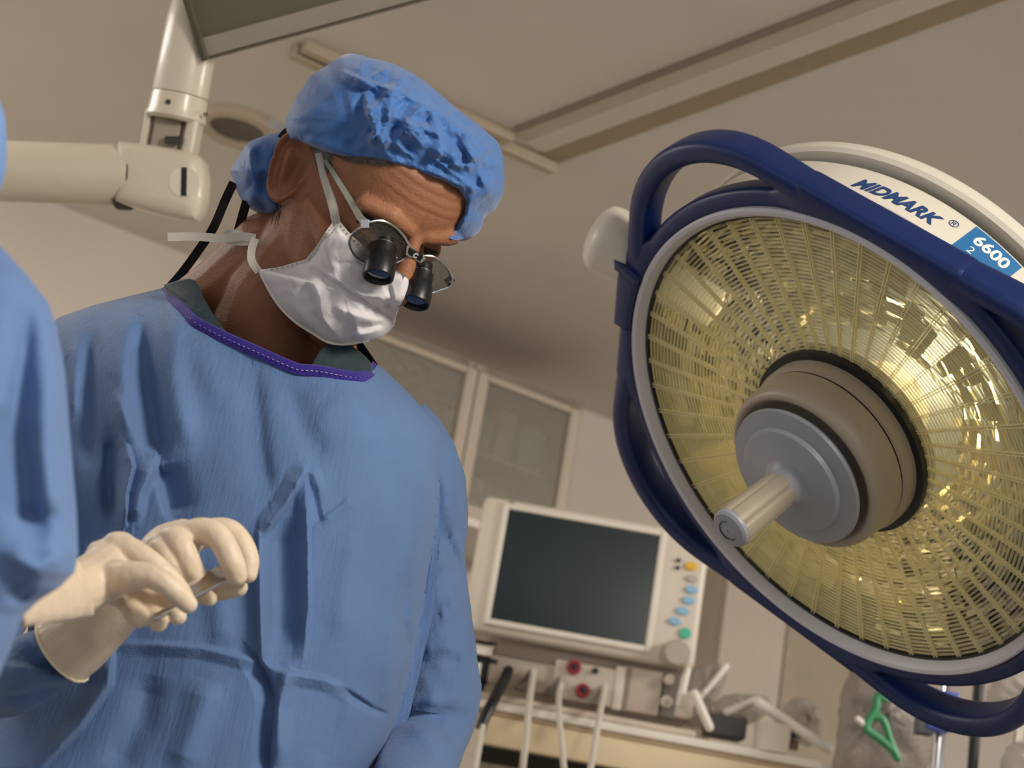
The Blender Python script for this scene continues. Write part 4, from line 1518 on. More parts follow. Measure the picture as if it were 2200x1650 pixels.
def gp_(x, y, off=0.0):
    return hit(x, y, gc + gn * off, gn)


M_steel = mat('frame_steel', 'C3C5C8', 0.22, metal=1.0, var=0.03)
M_blk = mat('loupe_black', '0D0F12', 0.36, var=0.05, spec=0.5)
M_lens_g = clear_film('lens_tint', '6B655E', 0.34, 0.05)
loupes = bpy.data.objects.new('loupes', None)
COL.objects.link(loupes)
loupes.parent = surgeon
WLOC[loupes.name] = gc
loupes.location = gc - wl(surgeon)
loupes['label'] = 'wire-framed magnifying loupes with two black barrels'
lensR = [(770, 492), (790, 479), (816, 474), (840, 482), (862, 500), (878, 524), (880, 544), (868, 557), (848, 566), (826, 574), (800, 572), (776, 562), (758, 544), (750, 522), (756, 504)]
lensL = [(892, 560), (910, 550), (930, 551), (950, 562), (966, 582), (972, 600), (964, 616), (944, 624), (925, 630), (900, 628), (880, 616), (868, 604), (872, 584), (880, 570)]
for pl_, nm in ((lensR, 'right'), (lensL, 'left')):
    pp = resample(pl_, 60)
    ring = [gp_(x, y) for x, y in pp]
    MB().tube(ring + ring[:2], 0.00115, 8, cap=False).build('lens_rim', M_steel, loupes)
    MB().add(ring, [list(range(len(ring)))]).build('lens', M_lens_g, loupes)
# bridge plate with its round emblem, nose pads
MB().prism([gp_(874, 528, .002), gp_(884, 530, .002), (gp_(916, 556, .002)), gp_(904, 566, .002), gp_(880, 552, .002), gp_(872, 548, .002)], gn * -0.002).build('bridge', M_steel, loupes, smooth=False)
MB().prism([gp_(881, 534, .0035), gp_(910, 552, .0035), gp_(902, 562, .0035), gp_(878, 547, .0035)], gn * -0.002).build('bridge_plate', M_blk, loupes, smooth=False)
MB().lathe([(0.0026, 0), (0.0026, 0.0004), (0.0014, 0.0004), (0.0014, 0)], gp_(893, 549, .0036), gn, 20, a0=0.6, a1=5.9).build('bridge_emblem', mat('emblem_silver', 'C9CDD2', 0.4, var=0), loupes)
MB().tube(smooth_path([gp_(888, 566), gp_(884, 580, -.004), gp_(876, 592, -.008), gp_(870, 600, -.010)], 6), 0.0009, 8).build('nose_pad_arm', M_steel, loupes)
MB().tube(smooth_path([gp_(853, 553), gp_(846, 552, -.004), gp_(842, 560, -.008), gp_(850, 566, -.009)], 6), 0.0009, 8).build('nose_pad_arm', M_steel, loupes)
# temples
th = proj(gp_(786, 482))[2]
tpx = [(790, 482, th), (776, 470, th + .004), (758, 440, th + .016), (735, 402, th + .034), (715, 370, th + .048), (698, 344, th + .058)]
tp = []
for x, y, d_ in tpx:
    h = head_d(x, y)
    tp.append(P(x, y, min(d_, (h if h else 9) - 0.004)))
pth = smooth_path(tp, 8)
rings = []
for i, q in enumerate(pth):
    t = unit(np.gradient(pth, axis=0)[i])
    v = unit(q - CAM)
    s = unit(np.cross(t, v))
    wd_ = 0.0036 * (1 - 0.55 * i / len(pth))
    n2 = np.cross(s, t)
    rings.append([q + s * wd_ + n2 * .0007, q - s * wd_ + n2 * .0007, q - s * wd_ - n2 * .0007, q + s * wd_ - n2 * .0007])
MB().loft(rings).build('temple_arm', mat('temple_pale_steel', 'A9ADA2', 0.35, metal=0.6), loupes)
lh = proj(gp_(968, 604))[2]
MB().tube([gp_(968, 604), P(966, 590, lh + .02), P(958, 572, lh + .06)], 0.0014, 8).build('temple_arm', M_steel, loupes)
MB().box(P(966, 602, lh + .004), RT * .003 + UP * .0022, UP * .0022 - RT * .0016, fw * .003, .0004).build('hinge', M_blk, loupes)
MB().box(gp_(784, 481), RT * .0030, UP * .0028, fw * .002, .0006).build('hinge', M_steel, loupes)
# barrels
for (x0, y0, x1, y1, k_) in ((824, 528, 812, 596, 1.0), (906, 588, 891, 652, 0.97)):
    a = P(x0, y0, proj(gp_(x0, y0))[2] - 0.001)
    b = P(x1, y1, proj(gp_(x0, y0))[2] - 0.016)
    ax = unit(b - a)
    Lb = np.linalg.norm(b - a)
    br_ = MB().lathe([(0.001, -0.010), (0.0085 * k_, -0.010), (0.0090 * k_, 0.0), (0.0112 * k_, 0.0006), (0.0114 * k_, 0.009), (0.0120 * k_, 0.0115), (0.0136 * k_, 0.0150), (0.0140 * k_, Lb - 0.004), (0.0136 * k_, Lb),
                      (0.0118 * k_, Lb + 0.0005), (0.0108 * k_, Lb - 0.003)], a, ax, 40).build('loupe_barrel', M_blk, loupes)
    MB().lathe([(0.0109 * k_, Lb - 0.003), (0.006, Lb - 0.002), (0.0005, Lb - 0.0015)], a, ax, 40).build('objective_lens', mat('objective_glass', '0A1420', 0.08, var=0, spec=0.8), br_)
    MB().lathe([(0.0094 * k_, -0.0005), (0.0105 * k_, -0.0003), (0.0105 * k_, 0.0010)], a, ax, 40).build('barrel_ring', M_steel, br_)
# black retaining straps of the loupes
zs = hdepth(-.09, -.03, -.01)
for pts in ([(502, 392, zs - .02), (484, 430, zs), (458, 490, zs + .01), (425, 540, zs + .03), (392, 585, zs + .05), (360, 622, zs + .07)],
            [(530, 432, zs - .03), (522, 460, zs - .02), (508, 508, zs), (494, 548, zs + .02), (466, 578, zs + .04), (420, 600, zs + .05)]):
    ribbon([P(*q) for q in pts], 0.0085, M_blk, 'strap', loupes)
ribbon([P(606, 300, zbk - .055), P(614, 290, zbk - .058), P(624, 282, zbk - .06)], 0.010, M_blk, 'strap', loupes)

# ---- hair: grey sideburn strands, nape, and the brows
rg = random.Random(11)
M_hair = mat('hair_grey', '57514B', 0.5, var=0.25, vscale=300)
M_brow = mat('brow_dark', '2C2018', 0.6, var=0.2, vscale=300)


def strands(name, n, gen, m, r=0.0005):
    mb = MB()
    for _ in range(n):
        pts = []
        for x, y, l in gen():
            h = head_d(x, y)
            if h is None:
                break
            pts.append(P(x, y, h - l))
        if len(pts) >= 3:
            p = smooth_path(pts, 3)
            mb.tube(p, np.linspace(r, r * 0.3, len(p)), 4, cap=False)
    if mb.V:
        o = mb.build(name, m, surgeon)
        o['kind'] = 'stuff'
        return o


def g_side():
    x = rg.uniform(676, 830)
    y = interp(x, [676, 700, 740, 790, 840], [306, 318, 330, 337, 344]) + rg.uniform(-4, 6)
    L_ = rg.uniform(18, 52) * (1 if x < 790 else .5)
    a = rg.uniform(0.10, 0.75)
    dx, dy = math.cos(a), math.sin(a)
    return [(x + dx * L_ * t, y + dy * L_ * t * (1 - .25 * t), .0008 + .0015 * math.sin(t * 3) * rg.random()) for t in (0, .33, .66, 1)]


def g_burn():
    x, y = rg.uniform(672, 705), rg.uniform(310, 345)
    L_ = rg.uniform(15, 35)
    return [(x + L_ * .35 * t, y + L_ * t, .0008) for t in (0, .5, 1)]


def g_nape():
    x, y = rg.uniform(586, 604), rg.uniform(425, 452)
    L_ = rg.uniform(15, 40)
    return [(x - L_ * .2 * t, y + L_ * t, .0012) for t in (0, .5, 1)]


def g_brow_r():
    t0 = rg.random()
    x, y = 778 + 95 * t0, 470 + 45 * t0 ** 1.4 + rg.uniform(-9, 9)
    return [(x + 12 * t - 12, y + (6 - 14 * (1 - t0)) * t, .001 + .001 * t) for t in (0, .5, 1)]


def g_brow_l():
    t0 = rg.random()
    x, y = 912 + 46 * t0, 538 + 14 * t0 + rg.uniform(-6, 6)
    return [(x + 10 * t, y + 2 * t, .001 + .001 * t) for t in (0, .5, 1)]


strands('hair', 330, g_side, M_hair)
strands('hair', 160, g_burn, M_hair)
strands('hair', 90, g_nape, M_hair)
strands('eyebrow', 300, g_brow_r, M_brow, 0.00055)
strands('eyebrow', 130, g_brow_l, M_brow, 0.00055)
# ---- gown body: front and back sheets from the shoulders down
def ytop(x):
    return np.interp(x, [20, 70, 130, 200, 270, 345, 372, 420, 480, 540, 600, 640, 680, 740, 775, 798, 812, 835, 880, 945],
                     [800, 722, 680, 656, 638, 620, 650, 694, 725, 751, 778, 795, 797, 808, 813, 799, 783, 802, 846, 922])


def ysh(x):
    return np.interp(x, [20, 70, 130, 200, 270, 345, 420, 520, 640, 740, 812, 835, 880, 945],
                     [800, 722, 680, 656, 638, 620, 596, 580, 600, 680, 783, 802, 846, 922])


def xr_(y):
    return np.interp(y, [620, 930, 1010, 1130, 1290, 1430, 1540, 1650, 1800, 2300], [945, 945, 940, 932, 905, 880, 848, 806, 790, 820])


def xl_(y):
    return np.interp(y, [620, 800, 1100, 1300, 1400, 1480, 1560, 1650, 2300], [24, 40, 60, 60, 40, -10, -70, -140, -160])


NU, NV = 360, 440
u = np.linspace(0, 1, NU)[None]
v = (np.linspace(0, 1, NV) ** 1.15)[:, None]
YB = 2250
yn = 640 + v * (YB - 640) + 0 * u
x = xl_(yn) + (xr_(yn) - xl_(yn)) * u
yf_ = ytop(x) + (YB - ytop(x)) * v
yb_ = ysh(x) + (YB - ysh(x)) * v


def zmid(y):
    return 1.625 - (y - 650) * 0.000140


def gown_depth(x, y, front):
    hw = (xr_(y) - xl_(y)) / 2 + 4
    xc = (xr_(y) + xl_(y)) / 2
    t = np.clip(np.abs((x - xc) / hw), 0, 1)
    dome = np.sqrt(np.clip(1 - t ** 2.6, 0, 1))
    q = np.clip((y - ysh(x)) / 170, 0, 1)
    fs = np.sqrt(np.clip(1 - (1 - q) ** 2, 0, 1))
    nb = 0.12 * sstep(335, 385, x) * (1 - sstep(770, 812, x))
    belly = 0.125 + 0.015 * sstep(700, 1000, y)
    return zmid(y) - belly * dome * (nb + (1 - nb) * fs) if front else zmid(y) + 0.10 * dome * (nb + (1 - nb) * fs)


gf = [  # long soft folds and the packing creases, heights towards the camera
    ([(300, 690), (318, 800), (340, 930), (345, 980)], -.019, 26, .4), ([(280, 640), (262, 800), (268, 930)], .010, 26, 0),
    ([(372, 660), (372, 800), (400, 960)], .012, 30, 0),
    ([(272, 960), (284, 1000), (270, 1060), (268, 1130)], .018, 9, .6), ([(240, 930), (235, 1020), (240, 1120)], -.018, 18, 0),
    ([(330, 990), (300, 1060), (290, 1120)], .012, 20, .4), ([(345, 1000), (360, 1060), (372, 1110)], -.018, 26, -.5),
    ([(200, 700), (190, 860), (200, 1010)], -.013, 22, .3), ([(165, 720), (160, 900)], .008, 18, 0),
    ([(655, 1012), (610, 1090), (566, 1146)], .014, 10, .6), ([(556, 1140), (558, 1280), (562, 1420)], .014, 9, -.5),
    ([(656, 1020), (662, 1150), (664, 1300), (652, 1420)], .012, 8, .7), ([(610, 1110), (606, 1260), (604, 1400)], -.013, 30, 0),
    ([(545, 800), (560, 960), (575, 1060)], -.007, 28, .3), ([(620, 830), (650, 920), (700, 1000)], -.006, 30, 0),
    ([(540, 1400), (568, 1440), (590, 1500), (580, 1600), (572, 1700)], -.014, 12, .6), ([(620, 1440), (600, 1520), (600, 1650)], .011, 16, 0),
    ([(250, 1384), (340, 1386), (430, 1392), (545, 1420), (610, 1446), (700, 1462), (738, 1480)], .007, 9, .4),
    ([(736, 1478), (800, 1520), (838, 1535)], -.006, 6, .5), ([(738, 1480), (716, 1560), (680, 1650)], -.004, 24, .3),
    ([(672, 1050), (684, 1110), (690, 1122)], -.0035, 8, .3), ([(686, 1122), (735, 1086), (752, 1070)], .0035, 7, .5), ([(640, 1004), (675, 1018), (690, 1060)], .004, 8, 0),
    ([(240, 840), (270, 900), (300, 960)], .006, 20, .3), ([(700, 850), (760, 900), (850, 930)], .005, 60, 0),
    ([(880, 1230), (868, 1330), (880, 1400)], -.007, 12, .5), ([(850, 1320), (836, 1440), (830, 1520)], .006, 18, 0),
    ([(905, 960), (900, 1100), (870, 1260)], .006, 26, 0), ([(450, 1460), (420, 1560), (380, 1660)], .010, 34, 0), ([(330, 1450), (300, 1560), (240, 1660)], -.010, 34, 0),
    ([(760, 1140), (745, 1260), (735, 1380)], .004, 26, 0), ([(480, 1180), (470, 1300), (480, 1390)], .005, 30, 0),
    ([(240, 1400), (232, 1470), (170, 1560), (80, 1650)], .016, 16, .6), ([(400, 720), (440, 780), (470, 860)], .005, 34, 0),
]
zf = gown_depth(x, yf_, True)
rel = relief(x, yf_, gf)
rel += 0.0022 * np.array([[noise.noise((x[i, j] * .008, yf_[i, j] * .0035, 1.3)) + 0.5 * noise.noise((x[i, j] * .02, yf_[i, j] * .009, 4.3)) for j in range(NU)] for i in range(NV)])
edgef = np.clip(np.minimum(u, 1 - u) / 0.02, 0, 1) * np.clip(v / 0.02, 0.0, 1)
zf = zf - rel * edgef
zbk_ = gown_depth(x, yb_, False)
Gf = Pa(x, yf_, zf)
Gb = Pa(x, yb_, zbk_)


def hang(G, zend, n=10):
    """lengthen a sheet straight down to its hem"""
    last = G[-1]
    rows = [last + (np.array([0, 0, 1.0]) * ((zend - last[:, 2]) * k / n)[:, None]) for k in range(1, n + 1)]
    return np.concatenate([G, np.array(rows)], 0)


Gf, Gb = hang(Gf, 0.42), hang(Gb, 0.42)
gm = MB().grid(Gf)
g2 = MB().grid(Gb[:, ::-1])
gm.add(g2.V, g2.F)
gown = gm.build('surgical_gown', M_gown, surgeon, smooth='all', label='creased light blue surgical gown')
GB = BVHTree.FromPolygons([tuple(q) for q in gm.V], gm.F)


def gown_d(px, py):
    h = GB.ray_cast(Vector(CAM), Vector(ray(px, py)))
    return None if h[0] is None else float((np.array(h[0]) - CAM) @ fw)


# neckline binding with its running stitch
ncx = np.linspace(346, 811, 90)
npx = [(q, float(ytop(q))) for q in ncx]
npts = []
for q, yy in npx:
    i = np.argmin((x[0] - q) ** 2)
    npts.append(P(q, yy, zf[0, i] - 0.002))
npts = np.array(npts)
for _ in range(3):
    npts[1:-1] = 0.25 * npts[:-2] + 0.5 * npts[1:-1] + 0.25 * npts[2:]
rings = []
T = np.gradient(npts, axis=0)
for i, q in enumerate(npts):
    vv = unit(q - CAM)
    s = unit(np.cross(T[i], vv))
    s = s if s @ UP > 0 else -s
    pk = 0.0006 * math.sin(i * 2.1)
    rings.append([q - s * .0048 - vv * .0015, q - vv * (.0032 + pk), q + s * .0048 - vv * .0018, q + s * .0056 + vv * .001, q + s * .0040 + vv * .004, q - s * .0048 + vv * .003])
bind = MB().loft(rings).build('neck_binding', M_purple, gown, label='purple stitched neck binding')
mb = MB()
for i in range(2, len(npts) - 2, 2):
    vv = unit(npts[i] - CAM)
    t = unit(T[i])
    s = np.cross(t, vv)
    mb.box(npts[i] - vv * 0.0037, t * 0.0011, s * 0.0003, vv * 0.0003)
# a second level below the gown would be too deep: the stitches hang on the gown beside the binding
o = mb.build('binding_stitches', mat('stitch_lilac', 'A79AC8', 0.7, var=0), gown, smooth=False)
o['kind'] = 'stuff'


# ---- trousers and shoes under the hem
def legs(parent, c, fwd, m):
    fwd = unit(np.array([fwd[0], fwd[1], 0]))
    sd_ = np.cross(Z, fwd)
    mb = MB()
    for s in (-1, 1):
        mb.tube(smooth_path([c + sd_ * s * .07, c + sd_ * s * .085 - Z * (c[2] * .5), np.array([c[0], c[1], 0.06]) + sd_ * s * .09], 6), np.linspace(.080, .055, 13), 20)
    mb.build('trousers', m, parent)
    for s in (-1, 1):
        b = np.array([c[0], c[1], 0.045]) + sd_ * s * .09
        MB().tube(smooth_path([b - fwd * .07, b, b + fwd * .10, b + fwd * .17 - Z * .012], 5), [.038] * 6 + [.044] * 8 + [.034] * 2, 16, flat=1.0, roundcap=True).build('shoe', M_dark, parent)


legs(surgeon, np.array([*P(440, 2200, 1.43)[:2], 0.92]), (0.25, -1), M_scrub)
# ---- sleeves
def sleeve(name, axis, folds, seed, n=60, m=160, crumple=0.002, label=None):
    """axis rows: (px, py, depth, half width px, half depth m)"""
    a = smooth_path(axis, n // (len(axis) - 1))
    T = np.gradient(a[:, :2], axis=0)
    T /= np.linalg.norm(T, axis=1)[:, None]
    A = np.linspace(0, 2 * math.pi, m, endpoint=False)
    XX = a[:, 0:1] + (-T[:, 1:2]) * a[:, 3:4] * np.cos(A)[None]
    YY = a[:, 1:2] + (T[:, 0:1]) * a[:, 3:4] * np.cos(A)[None]
    DD = a[:, 2:3] - a[:, 4:5] * np.sin(A)[None]
    fr = np.sin(A)[None] > -0.05
    r = relief(XX, YY, folds) * fr
    wv = np.array([[noise.noise((XX[i, j] * .012, YY[i, j] * .02, seed + 2.0 * math.sin(A[j]))) for j in range(m)] for i in range(len(a))])
    rd = np.array([[1 - 2 * abs(noise.noise((XX[i, j] * .011, YY[i, j] * .016, seed + 9 + 2.0 * math.sin(A[j])))) for j in range(m)] for i in range(len(a))])
    k1 = 1 + 0.05 * wv
    XX = a[:, 0:1] + (XX - a[:, 0:1]) * k1
    YY = a[:, 1:2] + (YY - a[:, 1:2]) * k1
    DD = DD - r - crumple * (rd - .3) * np.sin(A)[None]
    return MB().loft([list(q) for q in Pa(XX, YY, DD)]).build(name, M_gown, gown, smooth='all', label=label)


sl_f = [([(950, 1130), (985, 1200), (1000, 1260)], -.012, 10, .5), ([(920, 1220), (960, 1180), (1000, 1170)], .010, 10, .4), ([(900, 1390), (960, 1385), (1015, 1400)], .014, 9, .6),
        ([(880, 1440), (940, 1410), (1000, 1420)], -.010, 14, 0), ([(850, 1540), (900, 1525), (980, 1530), (1025, 1540)], -.018, 9, .5), ([(860, 1515), (930, 1500), (1000, 1490)], .012, 16, 0),
        ([(870, 1550), (930, 1580), (985, 1610)], .014, 8, .5), ([(930, 1540), (960, 1570), (990, 1560)], -.012, 8, .3), ([(940, 1330), (970, 1300), (990, 1270)], .010, 8, .5),
        ([(945, 1010), (965, 1060), (960, 1120)], .008, 14, 0), ([(900, 1440), (930, 1480), (940, 1530)], .009, 14, .4)]
sl_f = [(p_, h_ * 0.85, max(13, w_ * 1.4), s_) for p_, h_, w_, s_ in sl_f]
sleeve('gown_sleeve', [(850, 900, 1.665, 70, .055), (894, 985, 1.665, 88, .062), (920, 1080, 1.665, 86, .062), (918, 1190, 1.655, 80, .060), (928, 1300, 1.64, 82, .060), (932, 1400, 1.615, 92, .062),
                       (930, 1500, 1.585, 102, .064), (913, 1590, 1.53, 90, .062), (880, 1680, 1.44, 82, .06), (830, 1800, 1.38, 76, .05)], sl_f, 3.3, label='blue sleeve of his far arm')
sr_f = [([(20, 1430), (120, 1455), (230, 1450)], .012, 12, .4), ([(40, 1380), (90, 1430), (170, 1440)], -.008, 12, 0), ([(0, 1500), (70, 1490), (150, 1470)], -.010, 14, .4), ([(60, 1360), (100, 1400), (180, 1445)], .008, 8, .5)]
sleeve('gown_sleeve', [(150, 760, 1.60, 88, .070), (120, 950, 1.56, 84, .07), (60, 1150, 1.50, 84, .07), (-30, 1330, 1.42, 86, .065), (-70, 1440, 1.35, 88, .06), (20, 1455, 1.31, 84, .055), (90, 1425, 1.295, 74, .032), (150, 1388, 1.288, 62, .021)], sr_f, 6.1,
       label='blue sleeve of his gloved near arm')

# ---- scrub top showing inside the neckline
def drape(name, poly, m, parent, lift, nr=14, na=60, fb=1.56):
    c = np.mean(poly, 0)
    o = resample(poly, na)
    S = np.linspace(0.02, 1, nr)
    Xs = c[0] + (o[:, 0] - c[0])[None] * S[:, None]
    Ys = c[1] + (o[:, 1] - c[1])[None] * S[:, None]
    Ds = np.array([[(lambda q: fb if q is None else q)(head_d(Xs[i, j], Ys[i, j])) for j in range(na)] for i in range(nr)])
    Ds = lap(Ds, 4) - lift
    return close_sheet(Xs, Ys, Ds, Ds + 0.003).build(name, m, parent, smooth='all')



def inset(name, poly, parent, rise, lift, nr=16, na=64):
    """cloth lying just behind the neck binding, rising along the neck"""
    c = np.mean(poly, 0)
    o = resample(poly, na)
    S = np.linspace(0.02, 1, nr)
    Xs = c[0] + (o[:, 0] - c[0])[None] * S[:, None]
    Ys = c[1] + (o[:, 1] - c[1])[None] * S[:, None]
    base = np.interp(Xs, x[0], zf[0]) + 0.004 + np.clip(ytop(Xs) - Ys, -40, 200) * rise
    hb = np.array([[(lambda q: 9.0 if q is None else q)(head_d(Xs[i, j], Ys[i, j])) for j in range(na)] for i in range(nr)])
    Ds = lap(np.minimum(base, hb - lift), 6)
    Ds = Ds - 0.0012 * ridged(Xs, Ys, 0.03, 2.0)
    return close_sheet(Xs, Ys, Ds, Ds + 0.003).build(name, M_scrub, parent, smooth='all')


scr = inset('scrub_top', [(352, 612), (392, 600), (420, 604), (438, 640), (468, 690), (508, 742), (470, 736), (420, 706), (378, 662)], surgeon, 0.0004, 0.004)
scr['label'] = 'slate scrub top under the gown'
inset('scrub_collar', [(660, 802), (686, 756), (708, 738), (742, 738), (772, 754), (798, 782), (794, 808), (760, 822), (700, 812)], scr, 0.0002, 0.004)
# ---------------------------------------------------------------- hands and the instrument
def chain(mb, pts, n=16, sub=5):
    """tapered limb through (px, py, depth, half width in px)"""
    p = smooth_path(pts, sub)
    W3 = Pa(p[:, 0], p[:, 1], p[:, 2])
    mb.tube(W3, p[:, 3] * p[:, 2] / F, n, roundcap=True)


def glove(name, chains, parent, voxel=0.0012, label=None, wrinkle=None):
    mb = MB()
    for c in chains:
        chain(mb, c)
    V, Fc = remeshed(mb, voxel, 4, 0.5)
    return mesh_obj(name, V, Fc, M_glove, parent, smooth='all', label=label)


# surgeon's near hand: dorsum up, fingers hooked over the instrument's end
DS = 1.270
hand_s = glove('glove', [
    [(176, 1372, DS + .012, 60), (228, 1330, DS + .012, 54), (275, 1285, DS + .010, 50), (320, 1232, DS + .008, 56), (356, 1190, DS + .006, 58), (388, 1168, DS + .004, 46)],   # wrist to back of hand
    [(330, 1210, DS + .012, 48), (352, 1172, DS + .012, 44), (392, 1152, DS + .012, 38)],                                                                # ulnar side
    [(352, 1178, DS - .004, 30), (372, 1156, DS - .014, 29), (392, 1178, DS - .024, 27), (412, 1222, DS - .022, 26), (430, 1252, DS - .014, 24)],     # ring finger
    [(336, 1200, DS - .006, 28), (346, 1178, DS - .018, 25), (366, 1206, DS - .026, 23), (388, 1240, DS - .022, 21)],                                  # little finger
    [(386, 1156, DS - .004, 34), (440, 1141, DS - .010, 30), (474, 1160, DS - .018, 28), (498, 1206, DS - .024, 27), (508, 1236, DS - .022, 24)],     # middle finger
    [(400, 1158, DS + .014, 34), (478, 1140, DS + .012, 29), (512, 1160, DS + .008, 27), (532, 1200, DS + .002, 25), (532, 1232, DS - .002, 22)],      # index finger
    [(548, 1212, DS + .004, 9), (554, 1216, DS + .004, 4)],                                                                                              # loose glove tip
    [(350, 1240, DS + .030, 40), (410, 1262, DS + .028, 32), (462, 1268, DS + .018, 25), (512, 1262, DS + .010, 21)],                                  # thumb under the instrument
    [(400, 1250, DS + .008, 22), (432, 1276, DS + .004, 20), (450, 1286, DS + .002, 17)],                                                               # fingertip below
], surgeon, label='cream latex glove on the near hand')
# rolled glove cuff over the sleeve
ca, cb2 = np.array([134, 1398.0]), np.array([300, 1268.0])
rings = []
for i, t in enumerate(np.linspace(0, 1, 26)):
    q = ca + (cb2 - ca) * t
    hw = 78 - 24 * sstep(0.1, 1, t) + (2.5 if i == 0 else 0)
    dirv = unit(cb2 - ca)
    nrm2 = np.array([-dirv[1], dirv[0]])
    ring = []
    for k_, a in enumerate(np.linspace(0, 2 * math.pi, 96, endpoint=False)):
        wv = 1 + 0.03 * noise.noise((i * .12, 5 * math.cos(a), 5 * math.sin(a))) + 0.022 * noise.noise((i * .05, 14 * math.cos(a), 14 * math.sin(a)))
        sk = -34 * math.sin(a) * (1 - t)           # the open end is cut on a slant
        ring.append(P(*(q + nrm2 * hw * math.cos(a) * wv + dirv * sk), DS + .012 - hw * DS / F * math.sin(a) * wv))
    rings.append(ring)
MB().loft(rings, cap=False).build('glove_cuff', M_glove, hand_s, smooth='all')
bead = rings[0]
MB().tube(bead + bead[:2], 0.0011, 8, cap=False).build('cuff_bead', mat('latex_bead', 'EFE4C0', 0.4, var=0.03), hand_s)

# steel instrument passed between the two hands
M_instr = mat('instrument_steel', 'D5D5D6', 0.16, metal=1.0, var=0.02)
i0, i1 = P(330, 1328, DS - .075), P(500, 1235, DS - .012)
idr = unit(i1 - i0)
vw = unit((i0 + i1) / 2 - CAM)
isd = unit(np.cross(idr, vw))
isd = isd if isd @ UP > 0 else -isd
ith = np.cross(idr, isd)
inst = thing('steel_retractor', i0, 'flat polished steel instrument passed between the two gloved hands', 'instrument')
tl_ = unit(isd * 0.75 + vw * 0.66)
th_ = np.cross(idr, tl_)
mid = (i0 + i1) / 2
MB().box(mid, idr * np.linalg.norm(i1 - i0) / 2, tl_ * 0.0024, th_ * 0.0018, 0.0006).build('shaft', M_instr, inst)
MB().box(mid + idr * 0.016 + tl_ * 0.007, idr * 0.022, tl_ * 0.0075, th_ * 0.0007, 0.0004).build('blade', M_instr, inst)

# ---------------------------------------------------------------- the assistant at the left edge
DA = 1.00
ab = MB()
chain(ab, [(-190, 300, DA, 120), (-180, 420, DA, 105)])
chain(ab, [(-170, 470, DA + .01, 75), (-150, 560, DA + .01, 80), (-160, 700, DA, 120), (-170, 1100, DA - .03, 130), (-170, 1700, DA - .10, 140), (-170, 2300, DA - .16, 140)])
chain(ab, [(-120, 640, DA, 100), (10, 720, DA - .01, 70), (30, 1000, DA - .03, 60), (0, 1150, DA - .02, 50), (-40, 1210, DA + .02, 40)])
AV, AF = remeshed(ab, 0.005, 3, 0.5)
assistant = mesh_obj('person', AV, AF, M_skin, smooth='all')
tag(assistant, 'blurred assistant in blue gown at the left edge, gloved hand reaching in', 'person')
# cap
X3, Y3, F3, B3 = puff([(-330, 300), (-300, 180), (-180, 110), (-60, 150), (0, 220), (14, 300), (6, 390), (-40, 450), (-180, 480), (-300, 420)], (-150, 300), lambda x_, y_: DA, 0.085, 0.085, 24, 90)
F3 = F3 - 0.004 * ridged(X3, Y3, 0.015, 2.2)
close_sheet(X3, Y3, F3, B3).build('bouffant_cap', mat('cap_pale_blue', '6F93C9', 0.7, var=0.06), assistant, smooth='all')
# gown with the arm: right-hand outline traced from shoulder to hem
NA2, NV2 = 120, 150


def axr(y):
    return np.interp(y, [470, 520, 590, 650, 700, 800, 950, 1100, 1190, 1230, 1262, 1290, 1320, 1380, 1460, 1600, 1900, 2300], [-90, -8, 58, 104, 122, 140, 152, 165, 168, 160, 128, 84, 52, 28, -4, -60, -110, -120])


yy = np.linspace(470, 2300, NV2)
yy = np.sort(np.r_[yy, np.linspace(1180, 1340, 40)])
A = np.linspace(0, 2 * math.pi, NA2, endpoint=False)
rings = []
for y_ in yy:
    xr2 = axr(y_)
    xl2 = np.interp(y_, [470, 700, 1200, 2300], [-240, -420, -440, -440])
    c_, h_ = (xr2 + xl2) / 2, (xr2 - xl2) / 2
    hd_ = np.interp(y_, [470, 600, 900, 1200, 2300], [.03, .07, .085, .085, .10])
    zc_ = DA - (y_ - 600) * 0.00005
    X4 = c_ + h_ * np.sign(np.cos(A)) * np.abs(np.cos(A)) ** 0.8
    D4 = zc_ - hd_ * np.sign(np.sin(A)) * np.abs(np.sin(A)) ** 0.8
    f_ = relief(X4, np.full_like(X4, y_), [([(60, 640), (40, 900), (70, 1150)], -.014, 34, .3), ([(110, 760), (100, 980), (120, 1160)], .010, 26, 0), ([(10, 1180), (80, 1220), (140, 1190)], .012, 24, 0),
                                          ([(20, 1260), (60, 1290)], -.01, 20, 0), ([(0, 700), (-10, 900)], .012, 30, 0), ([(30, 1090), (90, 1120), (130, 1100)], -.01, 24, 0)]) * (np.sin(A) > 0)
    rings.append(list(Pa(X4, np.full_like(X4, y_), D4 - f_)))
rings = list(hang(np.array(rings), 0.42))
agown = MB().loft(rings).build('surgical_gown', fabric('gown_blue_near', '5E7DAE'), assistant, smooth='all', label='out-of-focus blue gown')
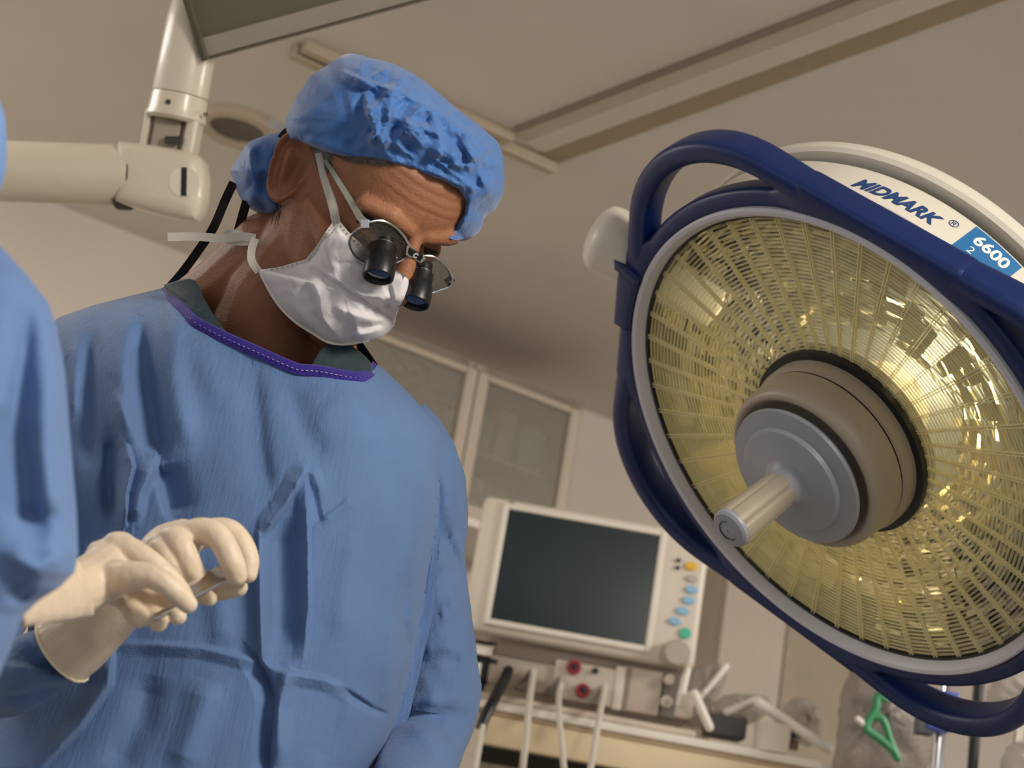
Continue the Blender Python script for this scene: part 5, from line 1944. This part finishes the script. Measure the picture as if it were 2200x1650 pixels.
# reaching hand
DH = 1.215
hand_a = glove('glove', [
    [(60, 1290, DH - .15, 44), (105, 1284, DH - .08, 54), (150, 1272, DH - .04, 60), (200, 1248, DH - .015, 60), (244, 1222, DH, 62), (268, 1212, DH + .004, 52)],
    [(238, 1205, DH + .004, 58), (256, 1185, DH + .008, 44)],
    [(250, 1172, DH + .002, 31), (290, 1186, DH - .004, 27), (342, 1222, DH - .008, 24), (384, 1262, DH - .006, 20), (402, 1286, DH + .0, 16)],        # index finger
    [(228, 1246, DH - .016, 42), (282, 1238, DH - .028, 34), (330, 1240, DH - .034, 27), (372, 1268, DH - .034, 25), (404, 1298, DH - .028, 21)],    # thumb
    [(236, 1262, DH + .012, 34), (272, 1288, DH + .008, 27), (292, 1318, DH - .006, 24), (298, 1330, DH - .012, 21)],                                  # little finger
    [(262, 1256, DH + .016, 32), (304, 1286, DH + .012, 26), (332, 1322, DH - .002, 24), (340, 1338, DH - .010, 21)],                                  # ring finger
    [(290, 1252, DH + .020, 30), (340, 1278, DH + .016, 26), (372, 1308, DH + .004, 24), (382, 1324, DH - .004, 20)],                                  # middle finger
], assistant, label='cream latex glove pinching the steel instrument')
rings = []
for i, t in enumerate(np.linspace(0, 1, 16)):
    q = np.array([26, 1292.0]) + (np.array([178, 1262.0]) - np.array([26, 1292.0])) * t
    dd = .985 + (DH - .025 - .985) * t
    hw = 58 + 8 * t + (3 if i == 15 else 0)
    dirv = unit(np.array([108, -34.0]))
    nr2 = np.array([-dirv[1], dirv[0]])
    rings.append([P(*(q + nr2 * hw * math.cos(a) * (1 + .02 * noise.noise((i * .5, 3 * math.cos(a), 3 * math.sin(a)))) + dirv * 14 * math.sin(a)), dd - hw * dd / F * math.sin(a)) for a in np.linspace(0, 2 * math.pi, 72, endpoint=False)])
MB().loft([[q_ * 0.5 + np.mean(rings[0], 0) * 0.5 for q_ in rings[0]]] + rings, cap=False).build('glove_cuff', M_glove, hand_a, smooth='all')
legs(assistant, np.array([*P(-170, 1700, DA - .10)[:2], 0.80]), (0.6, 1), M_scrub)
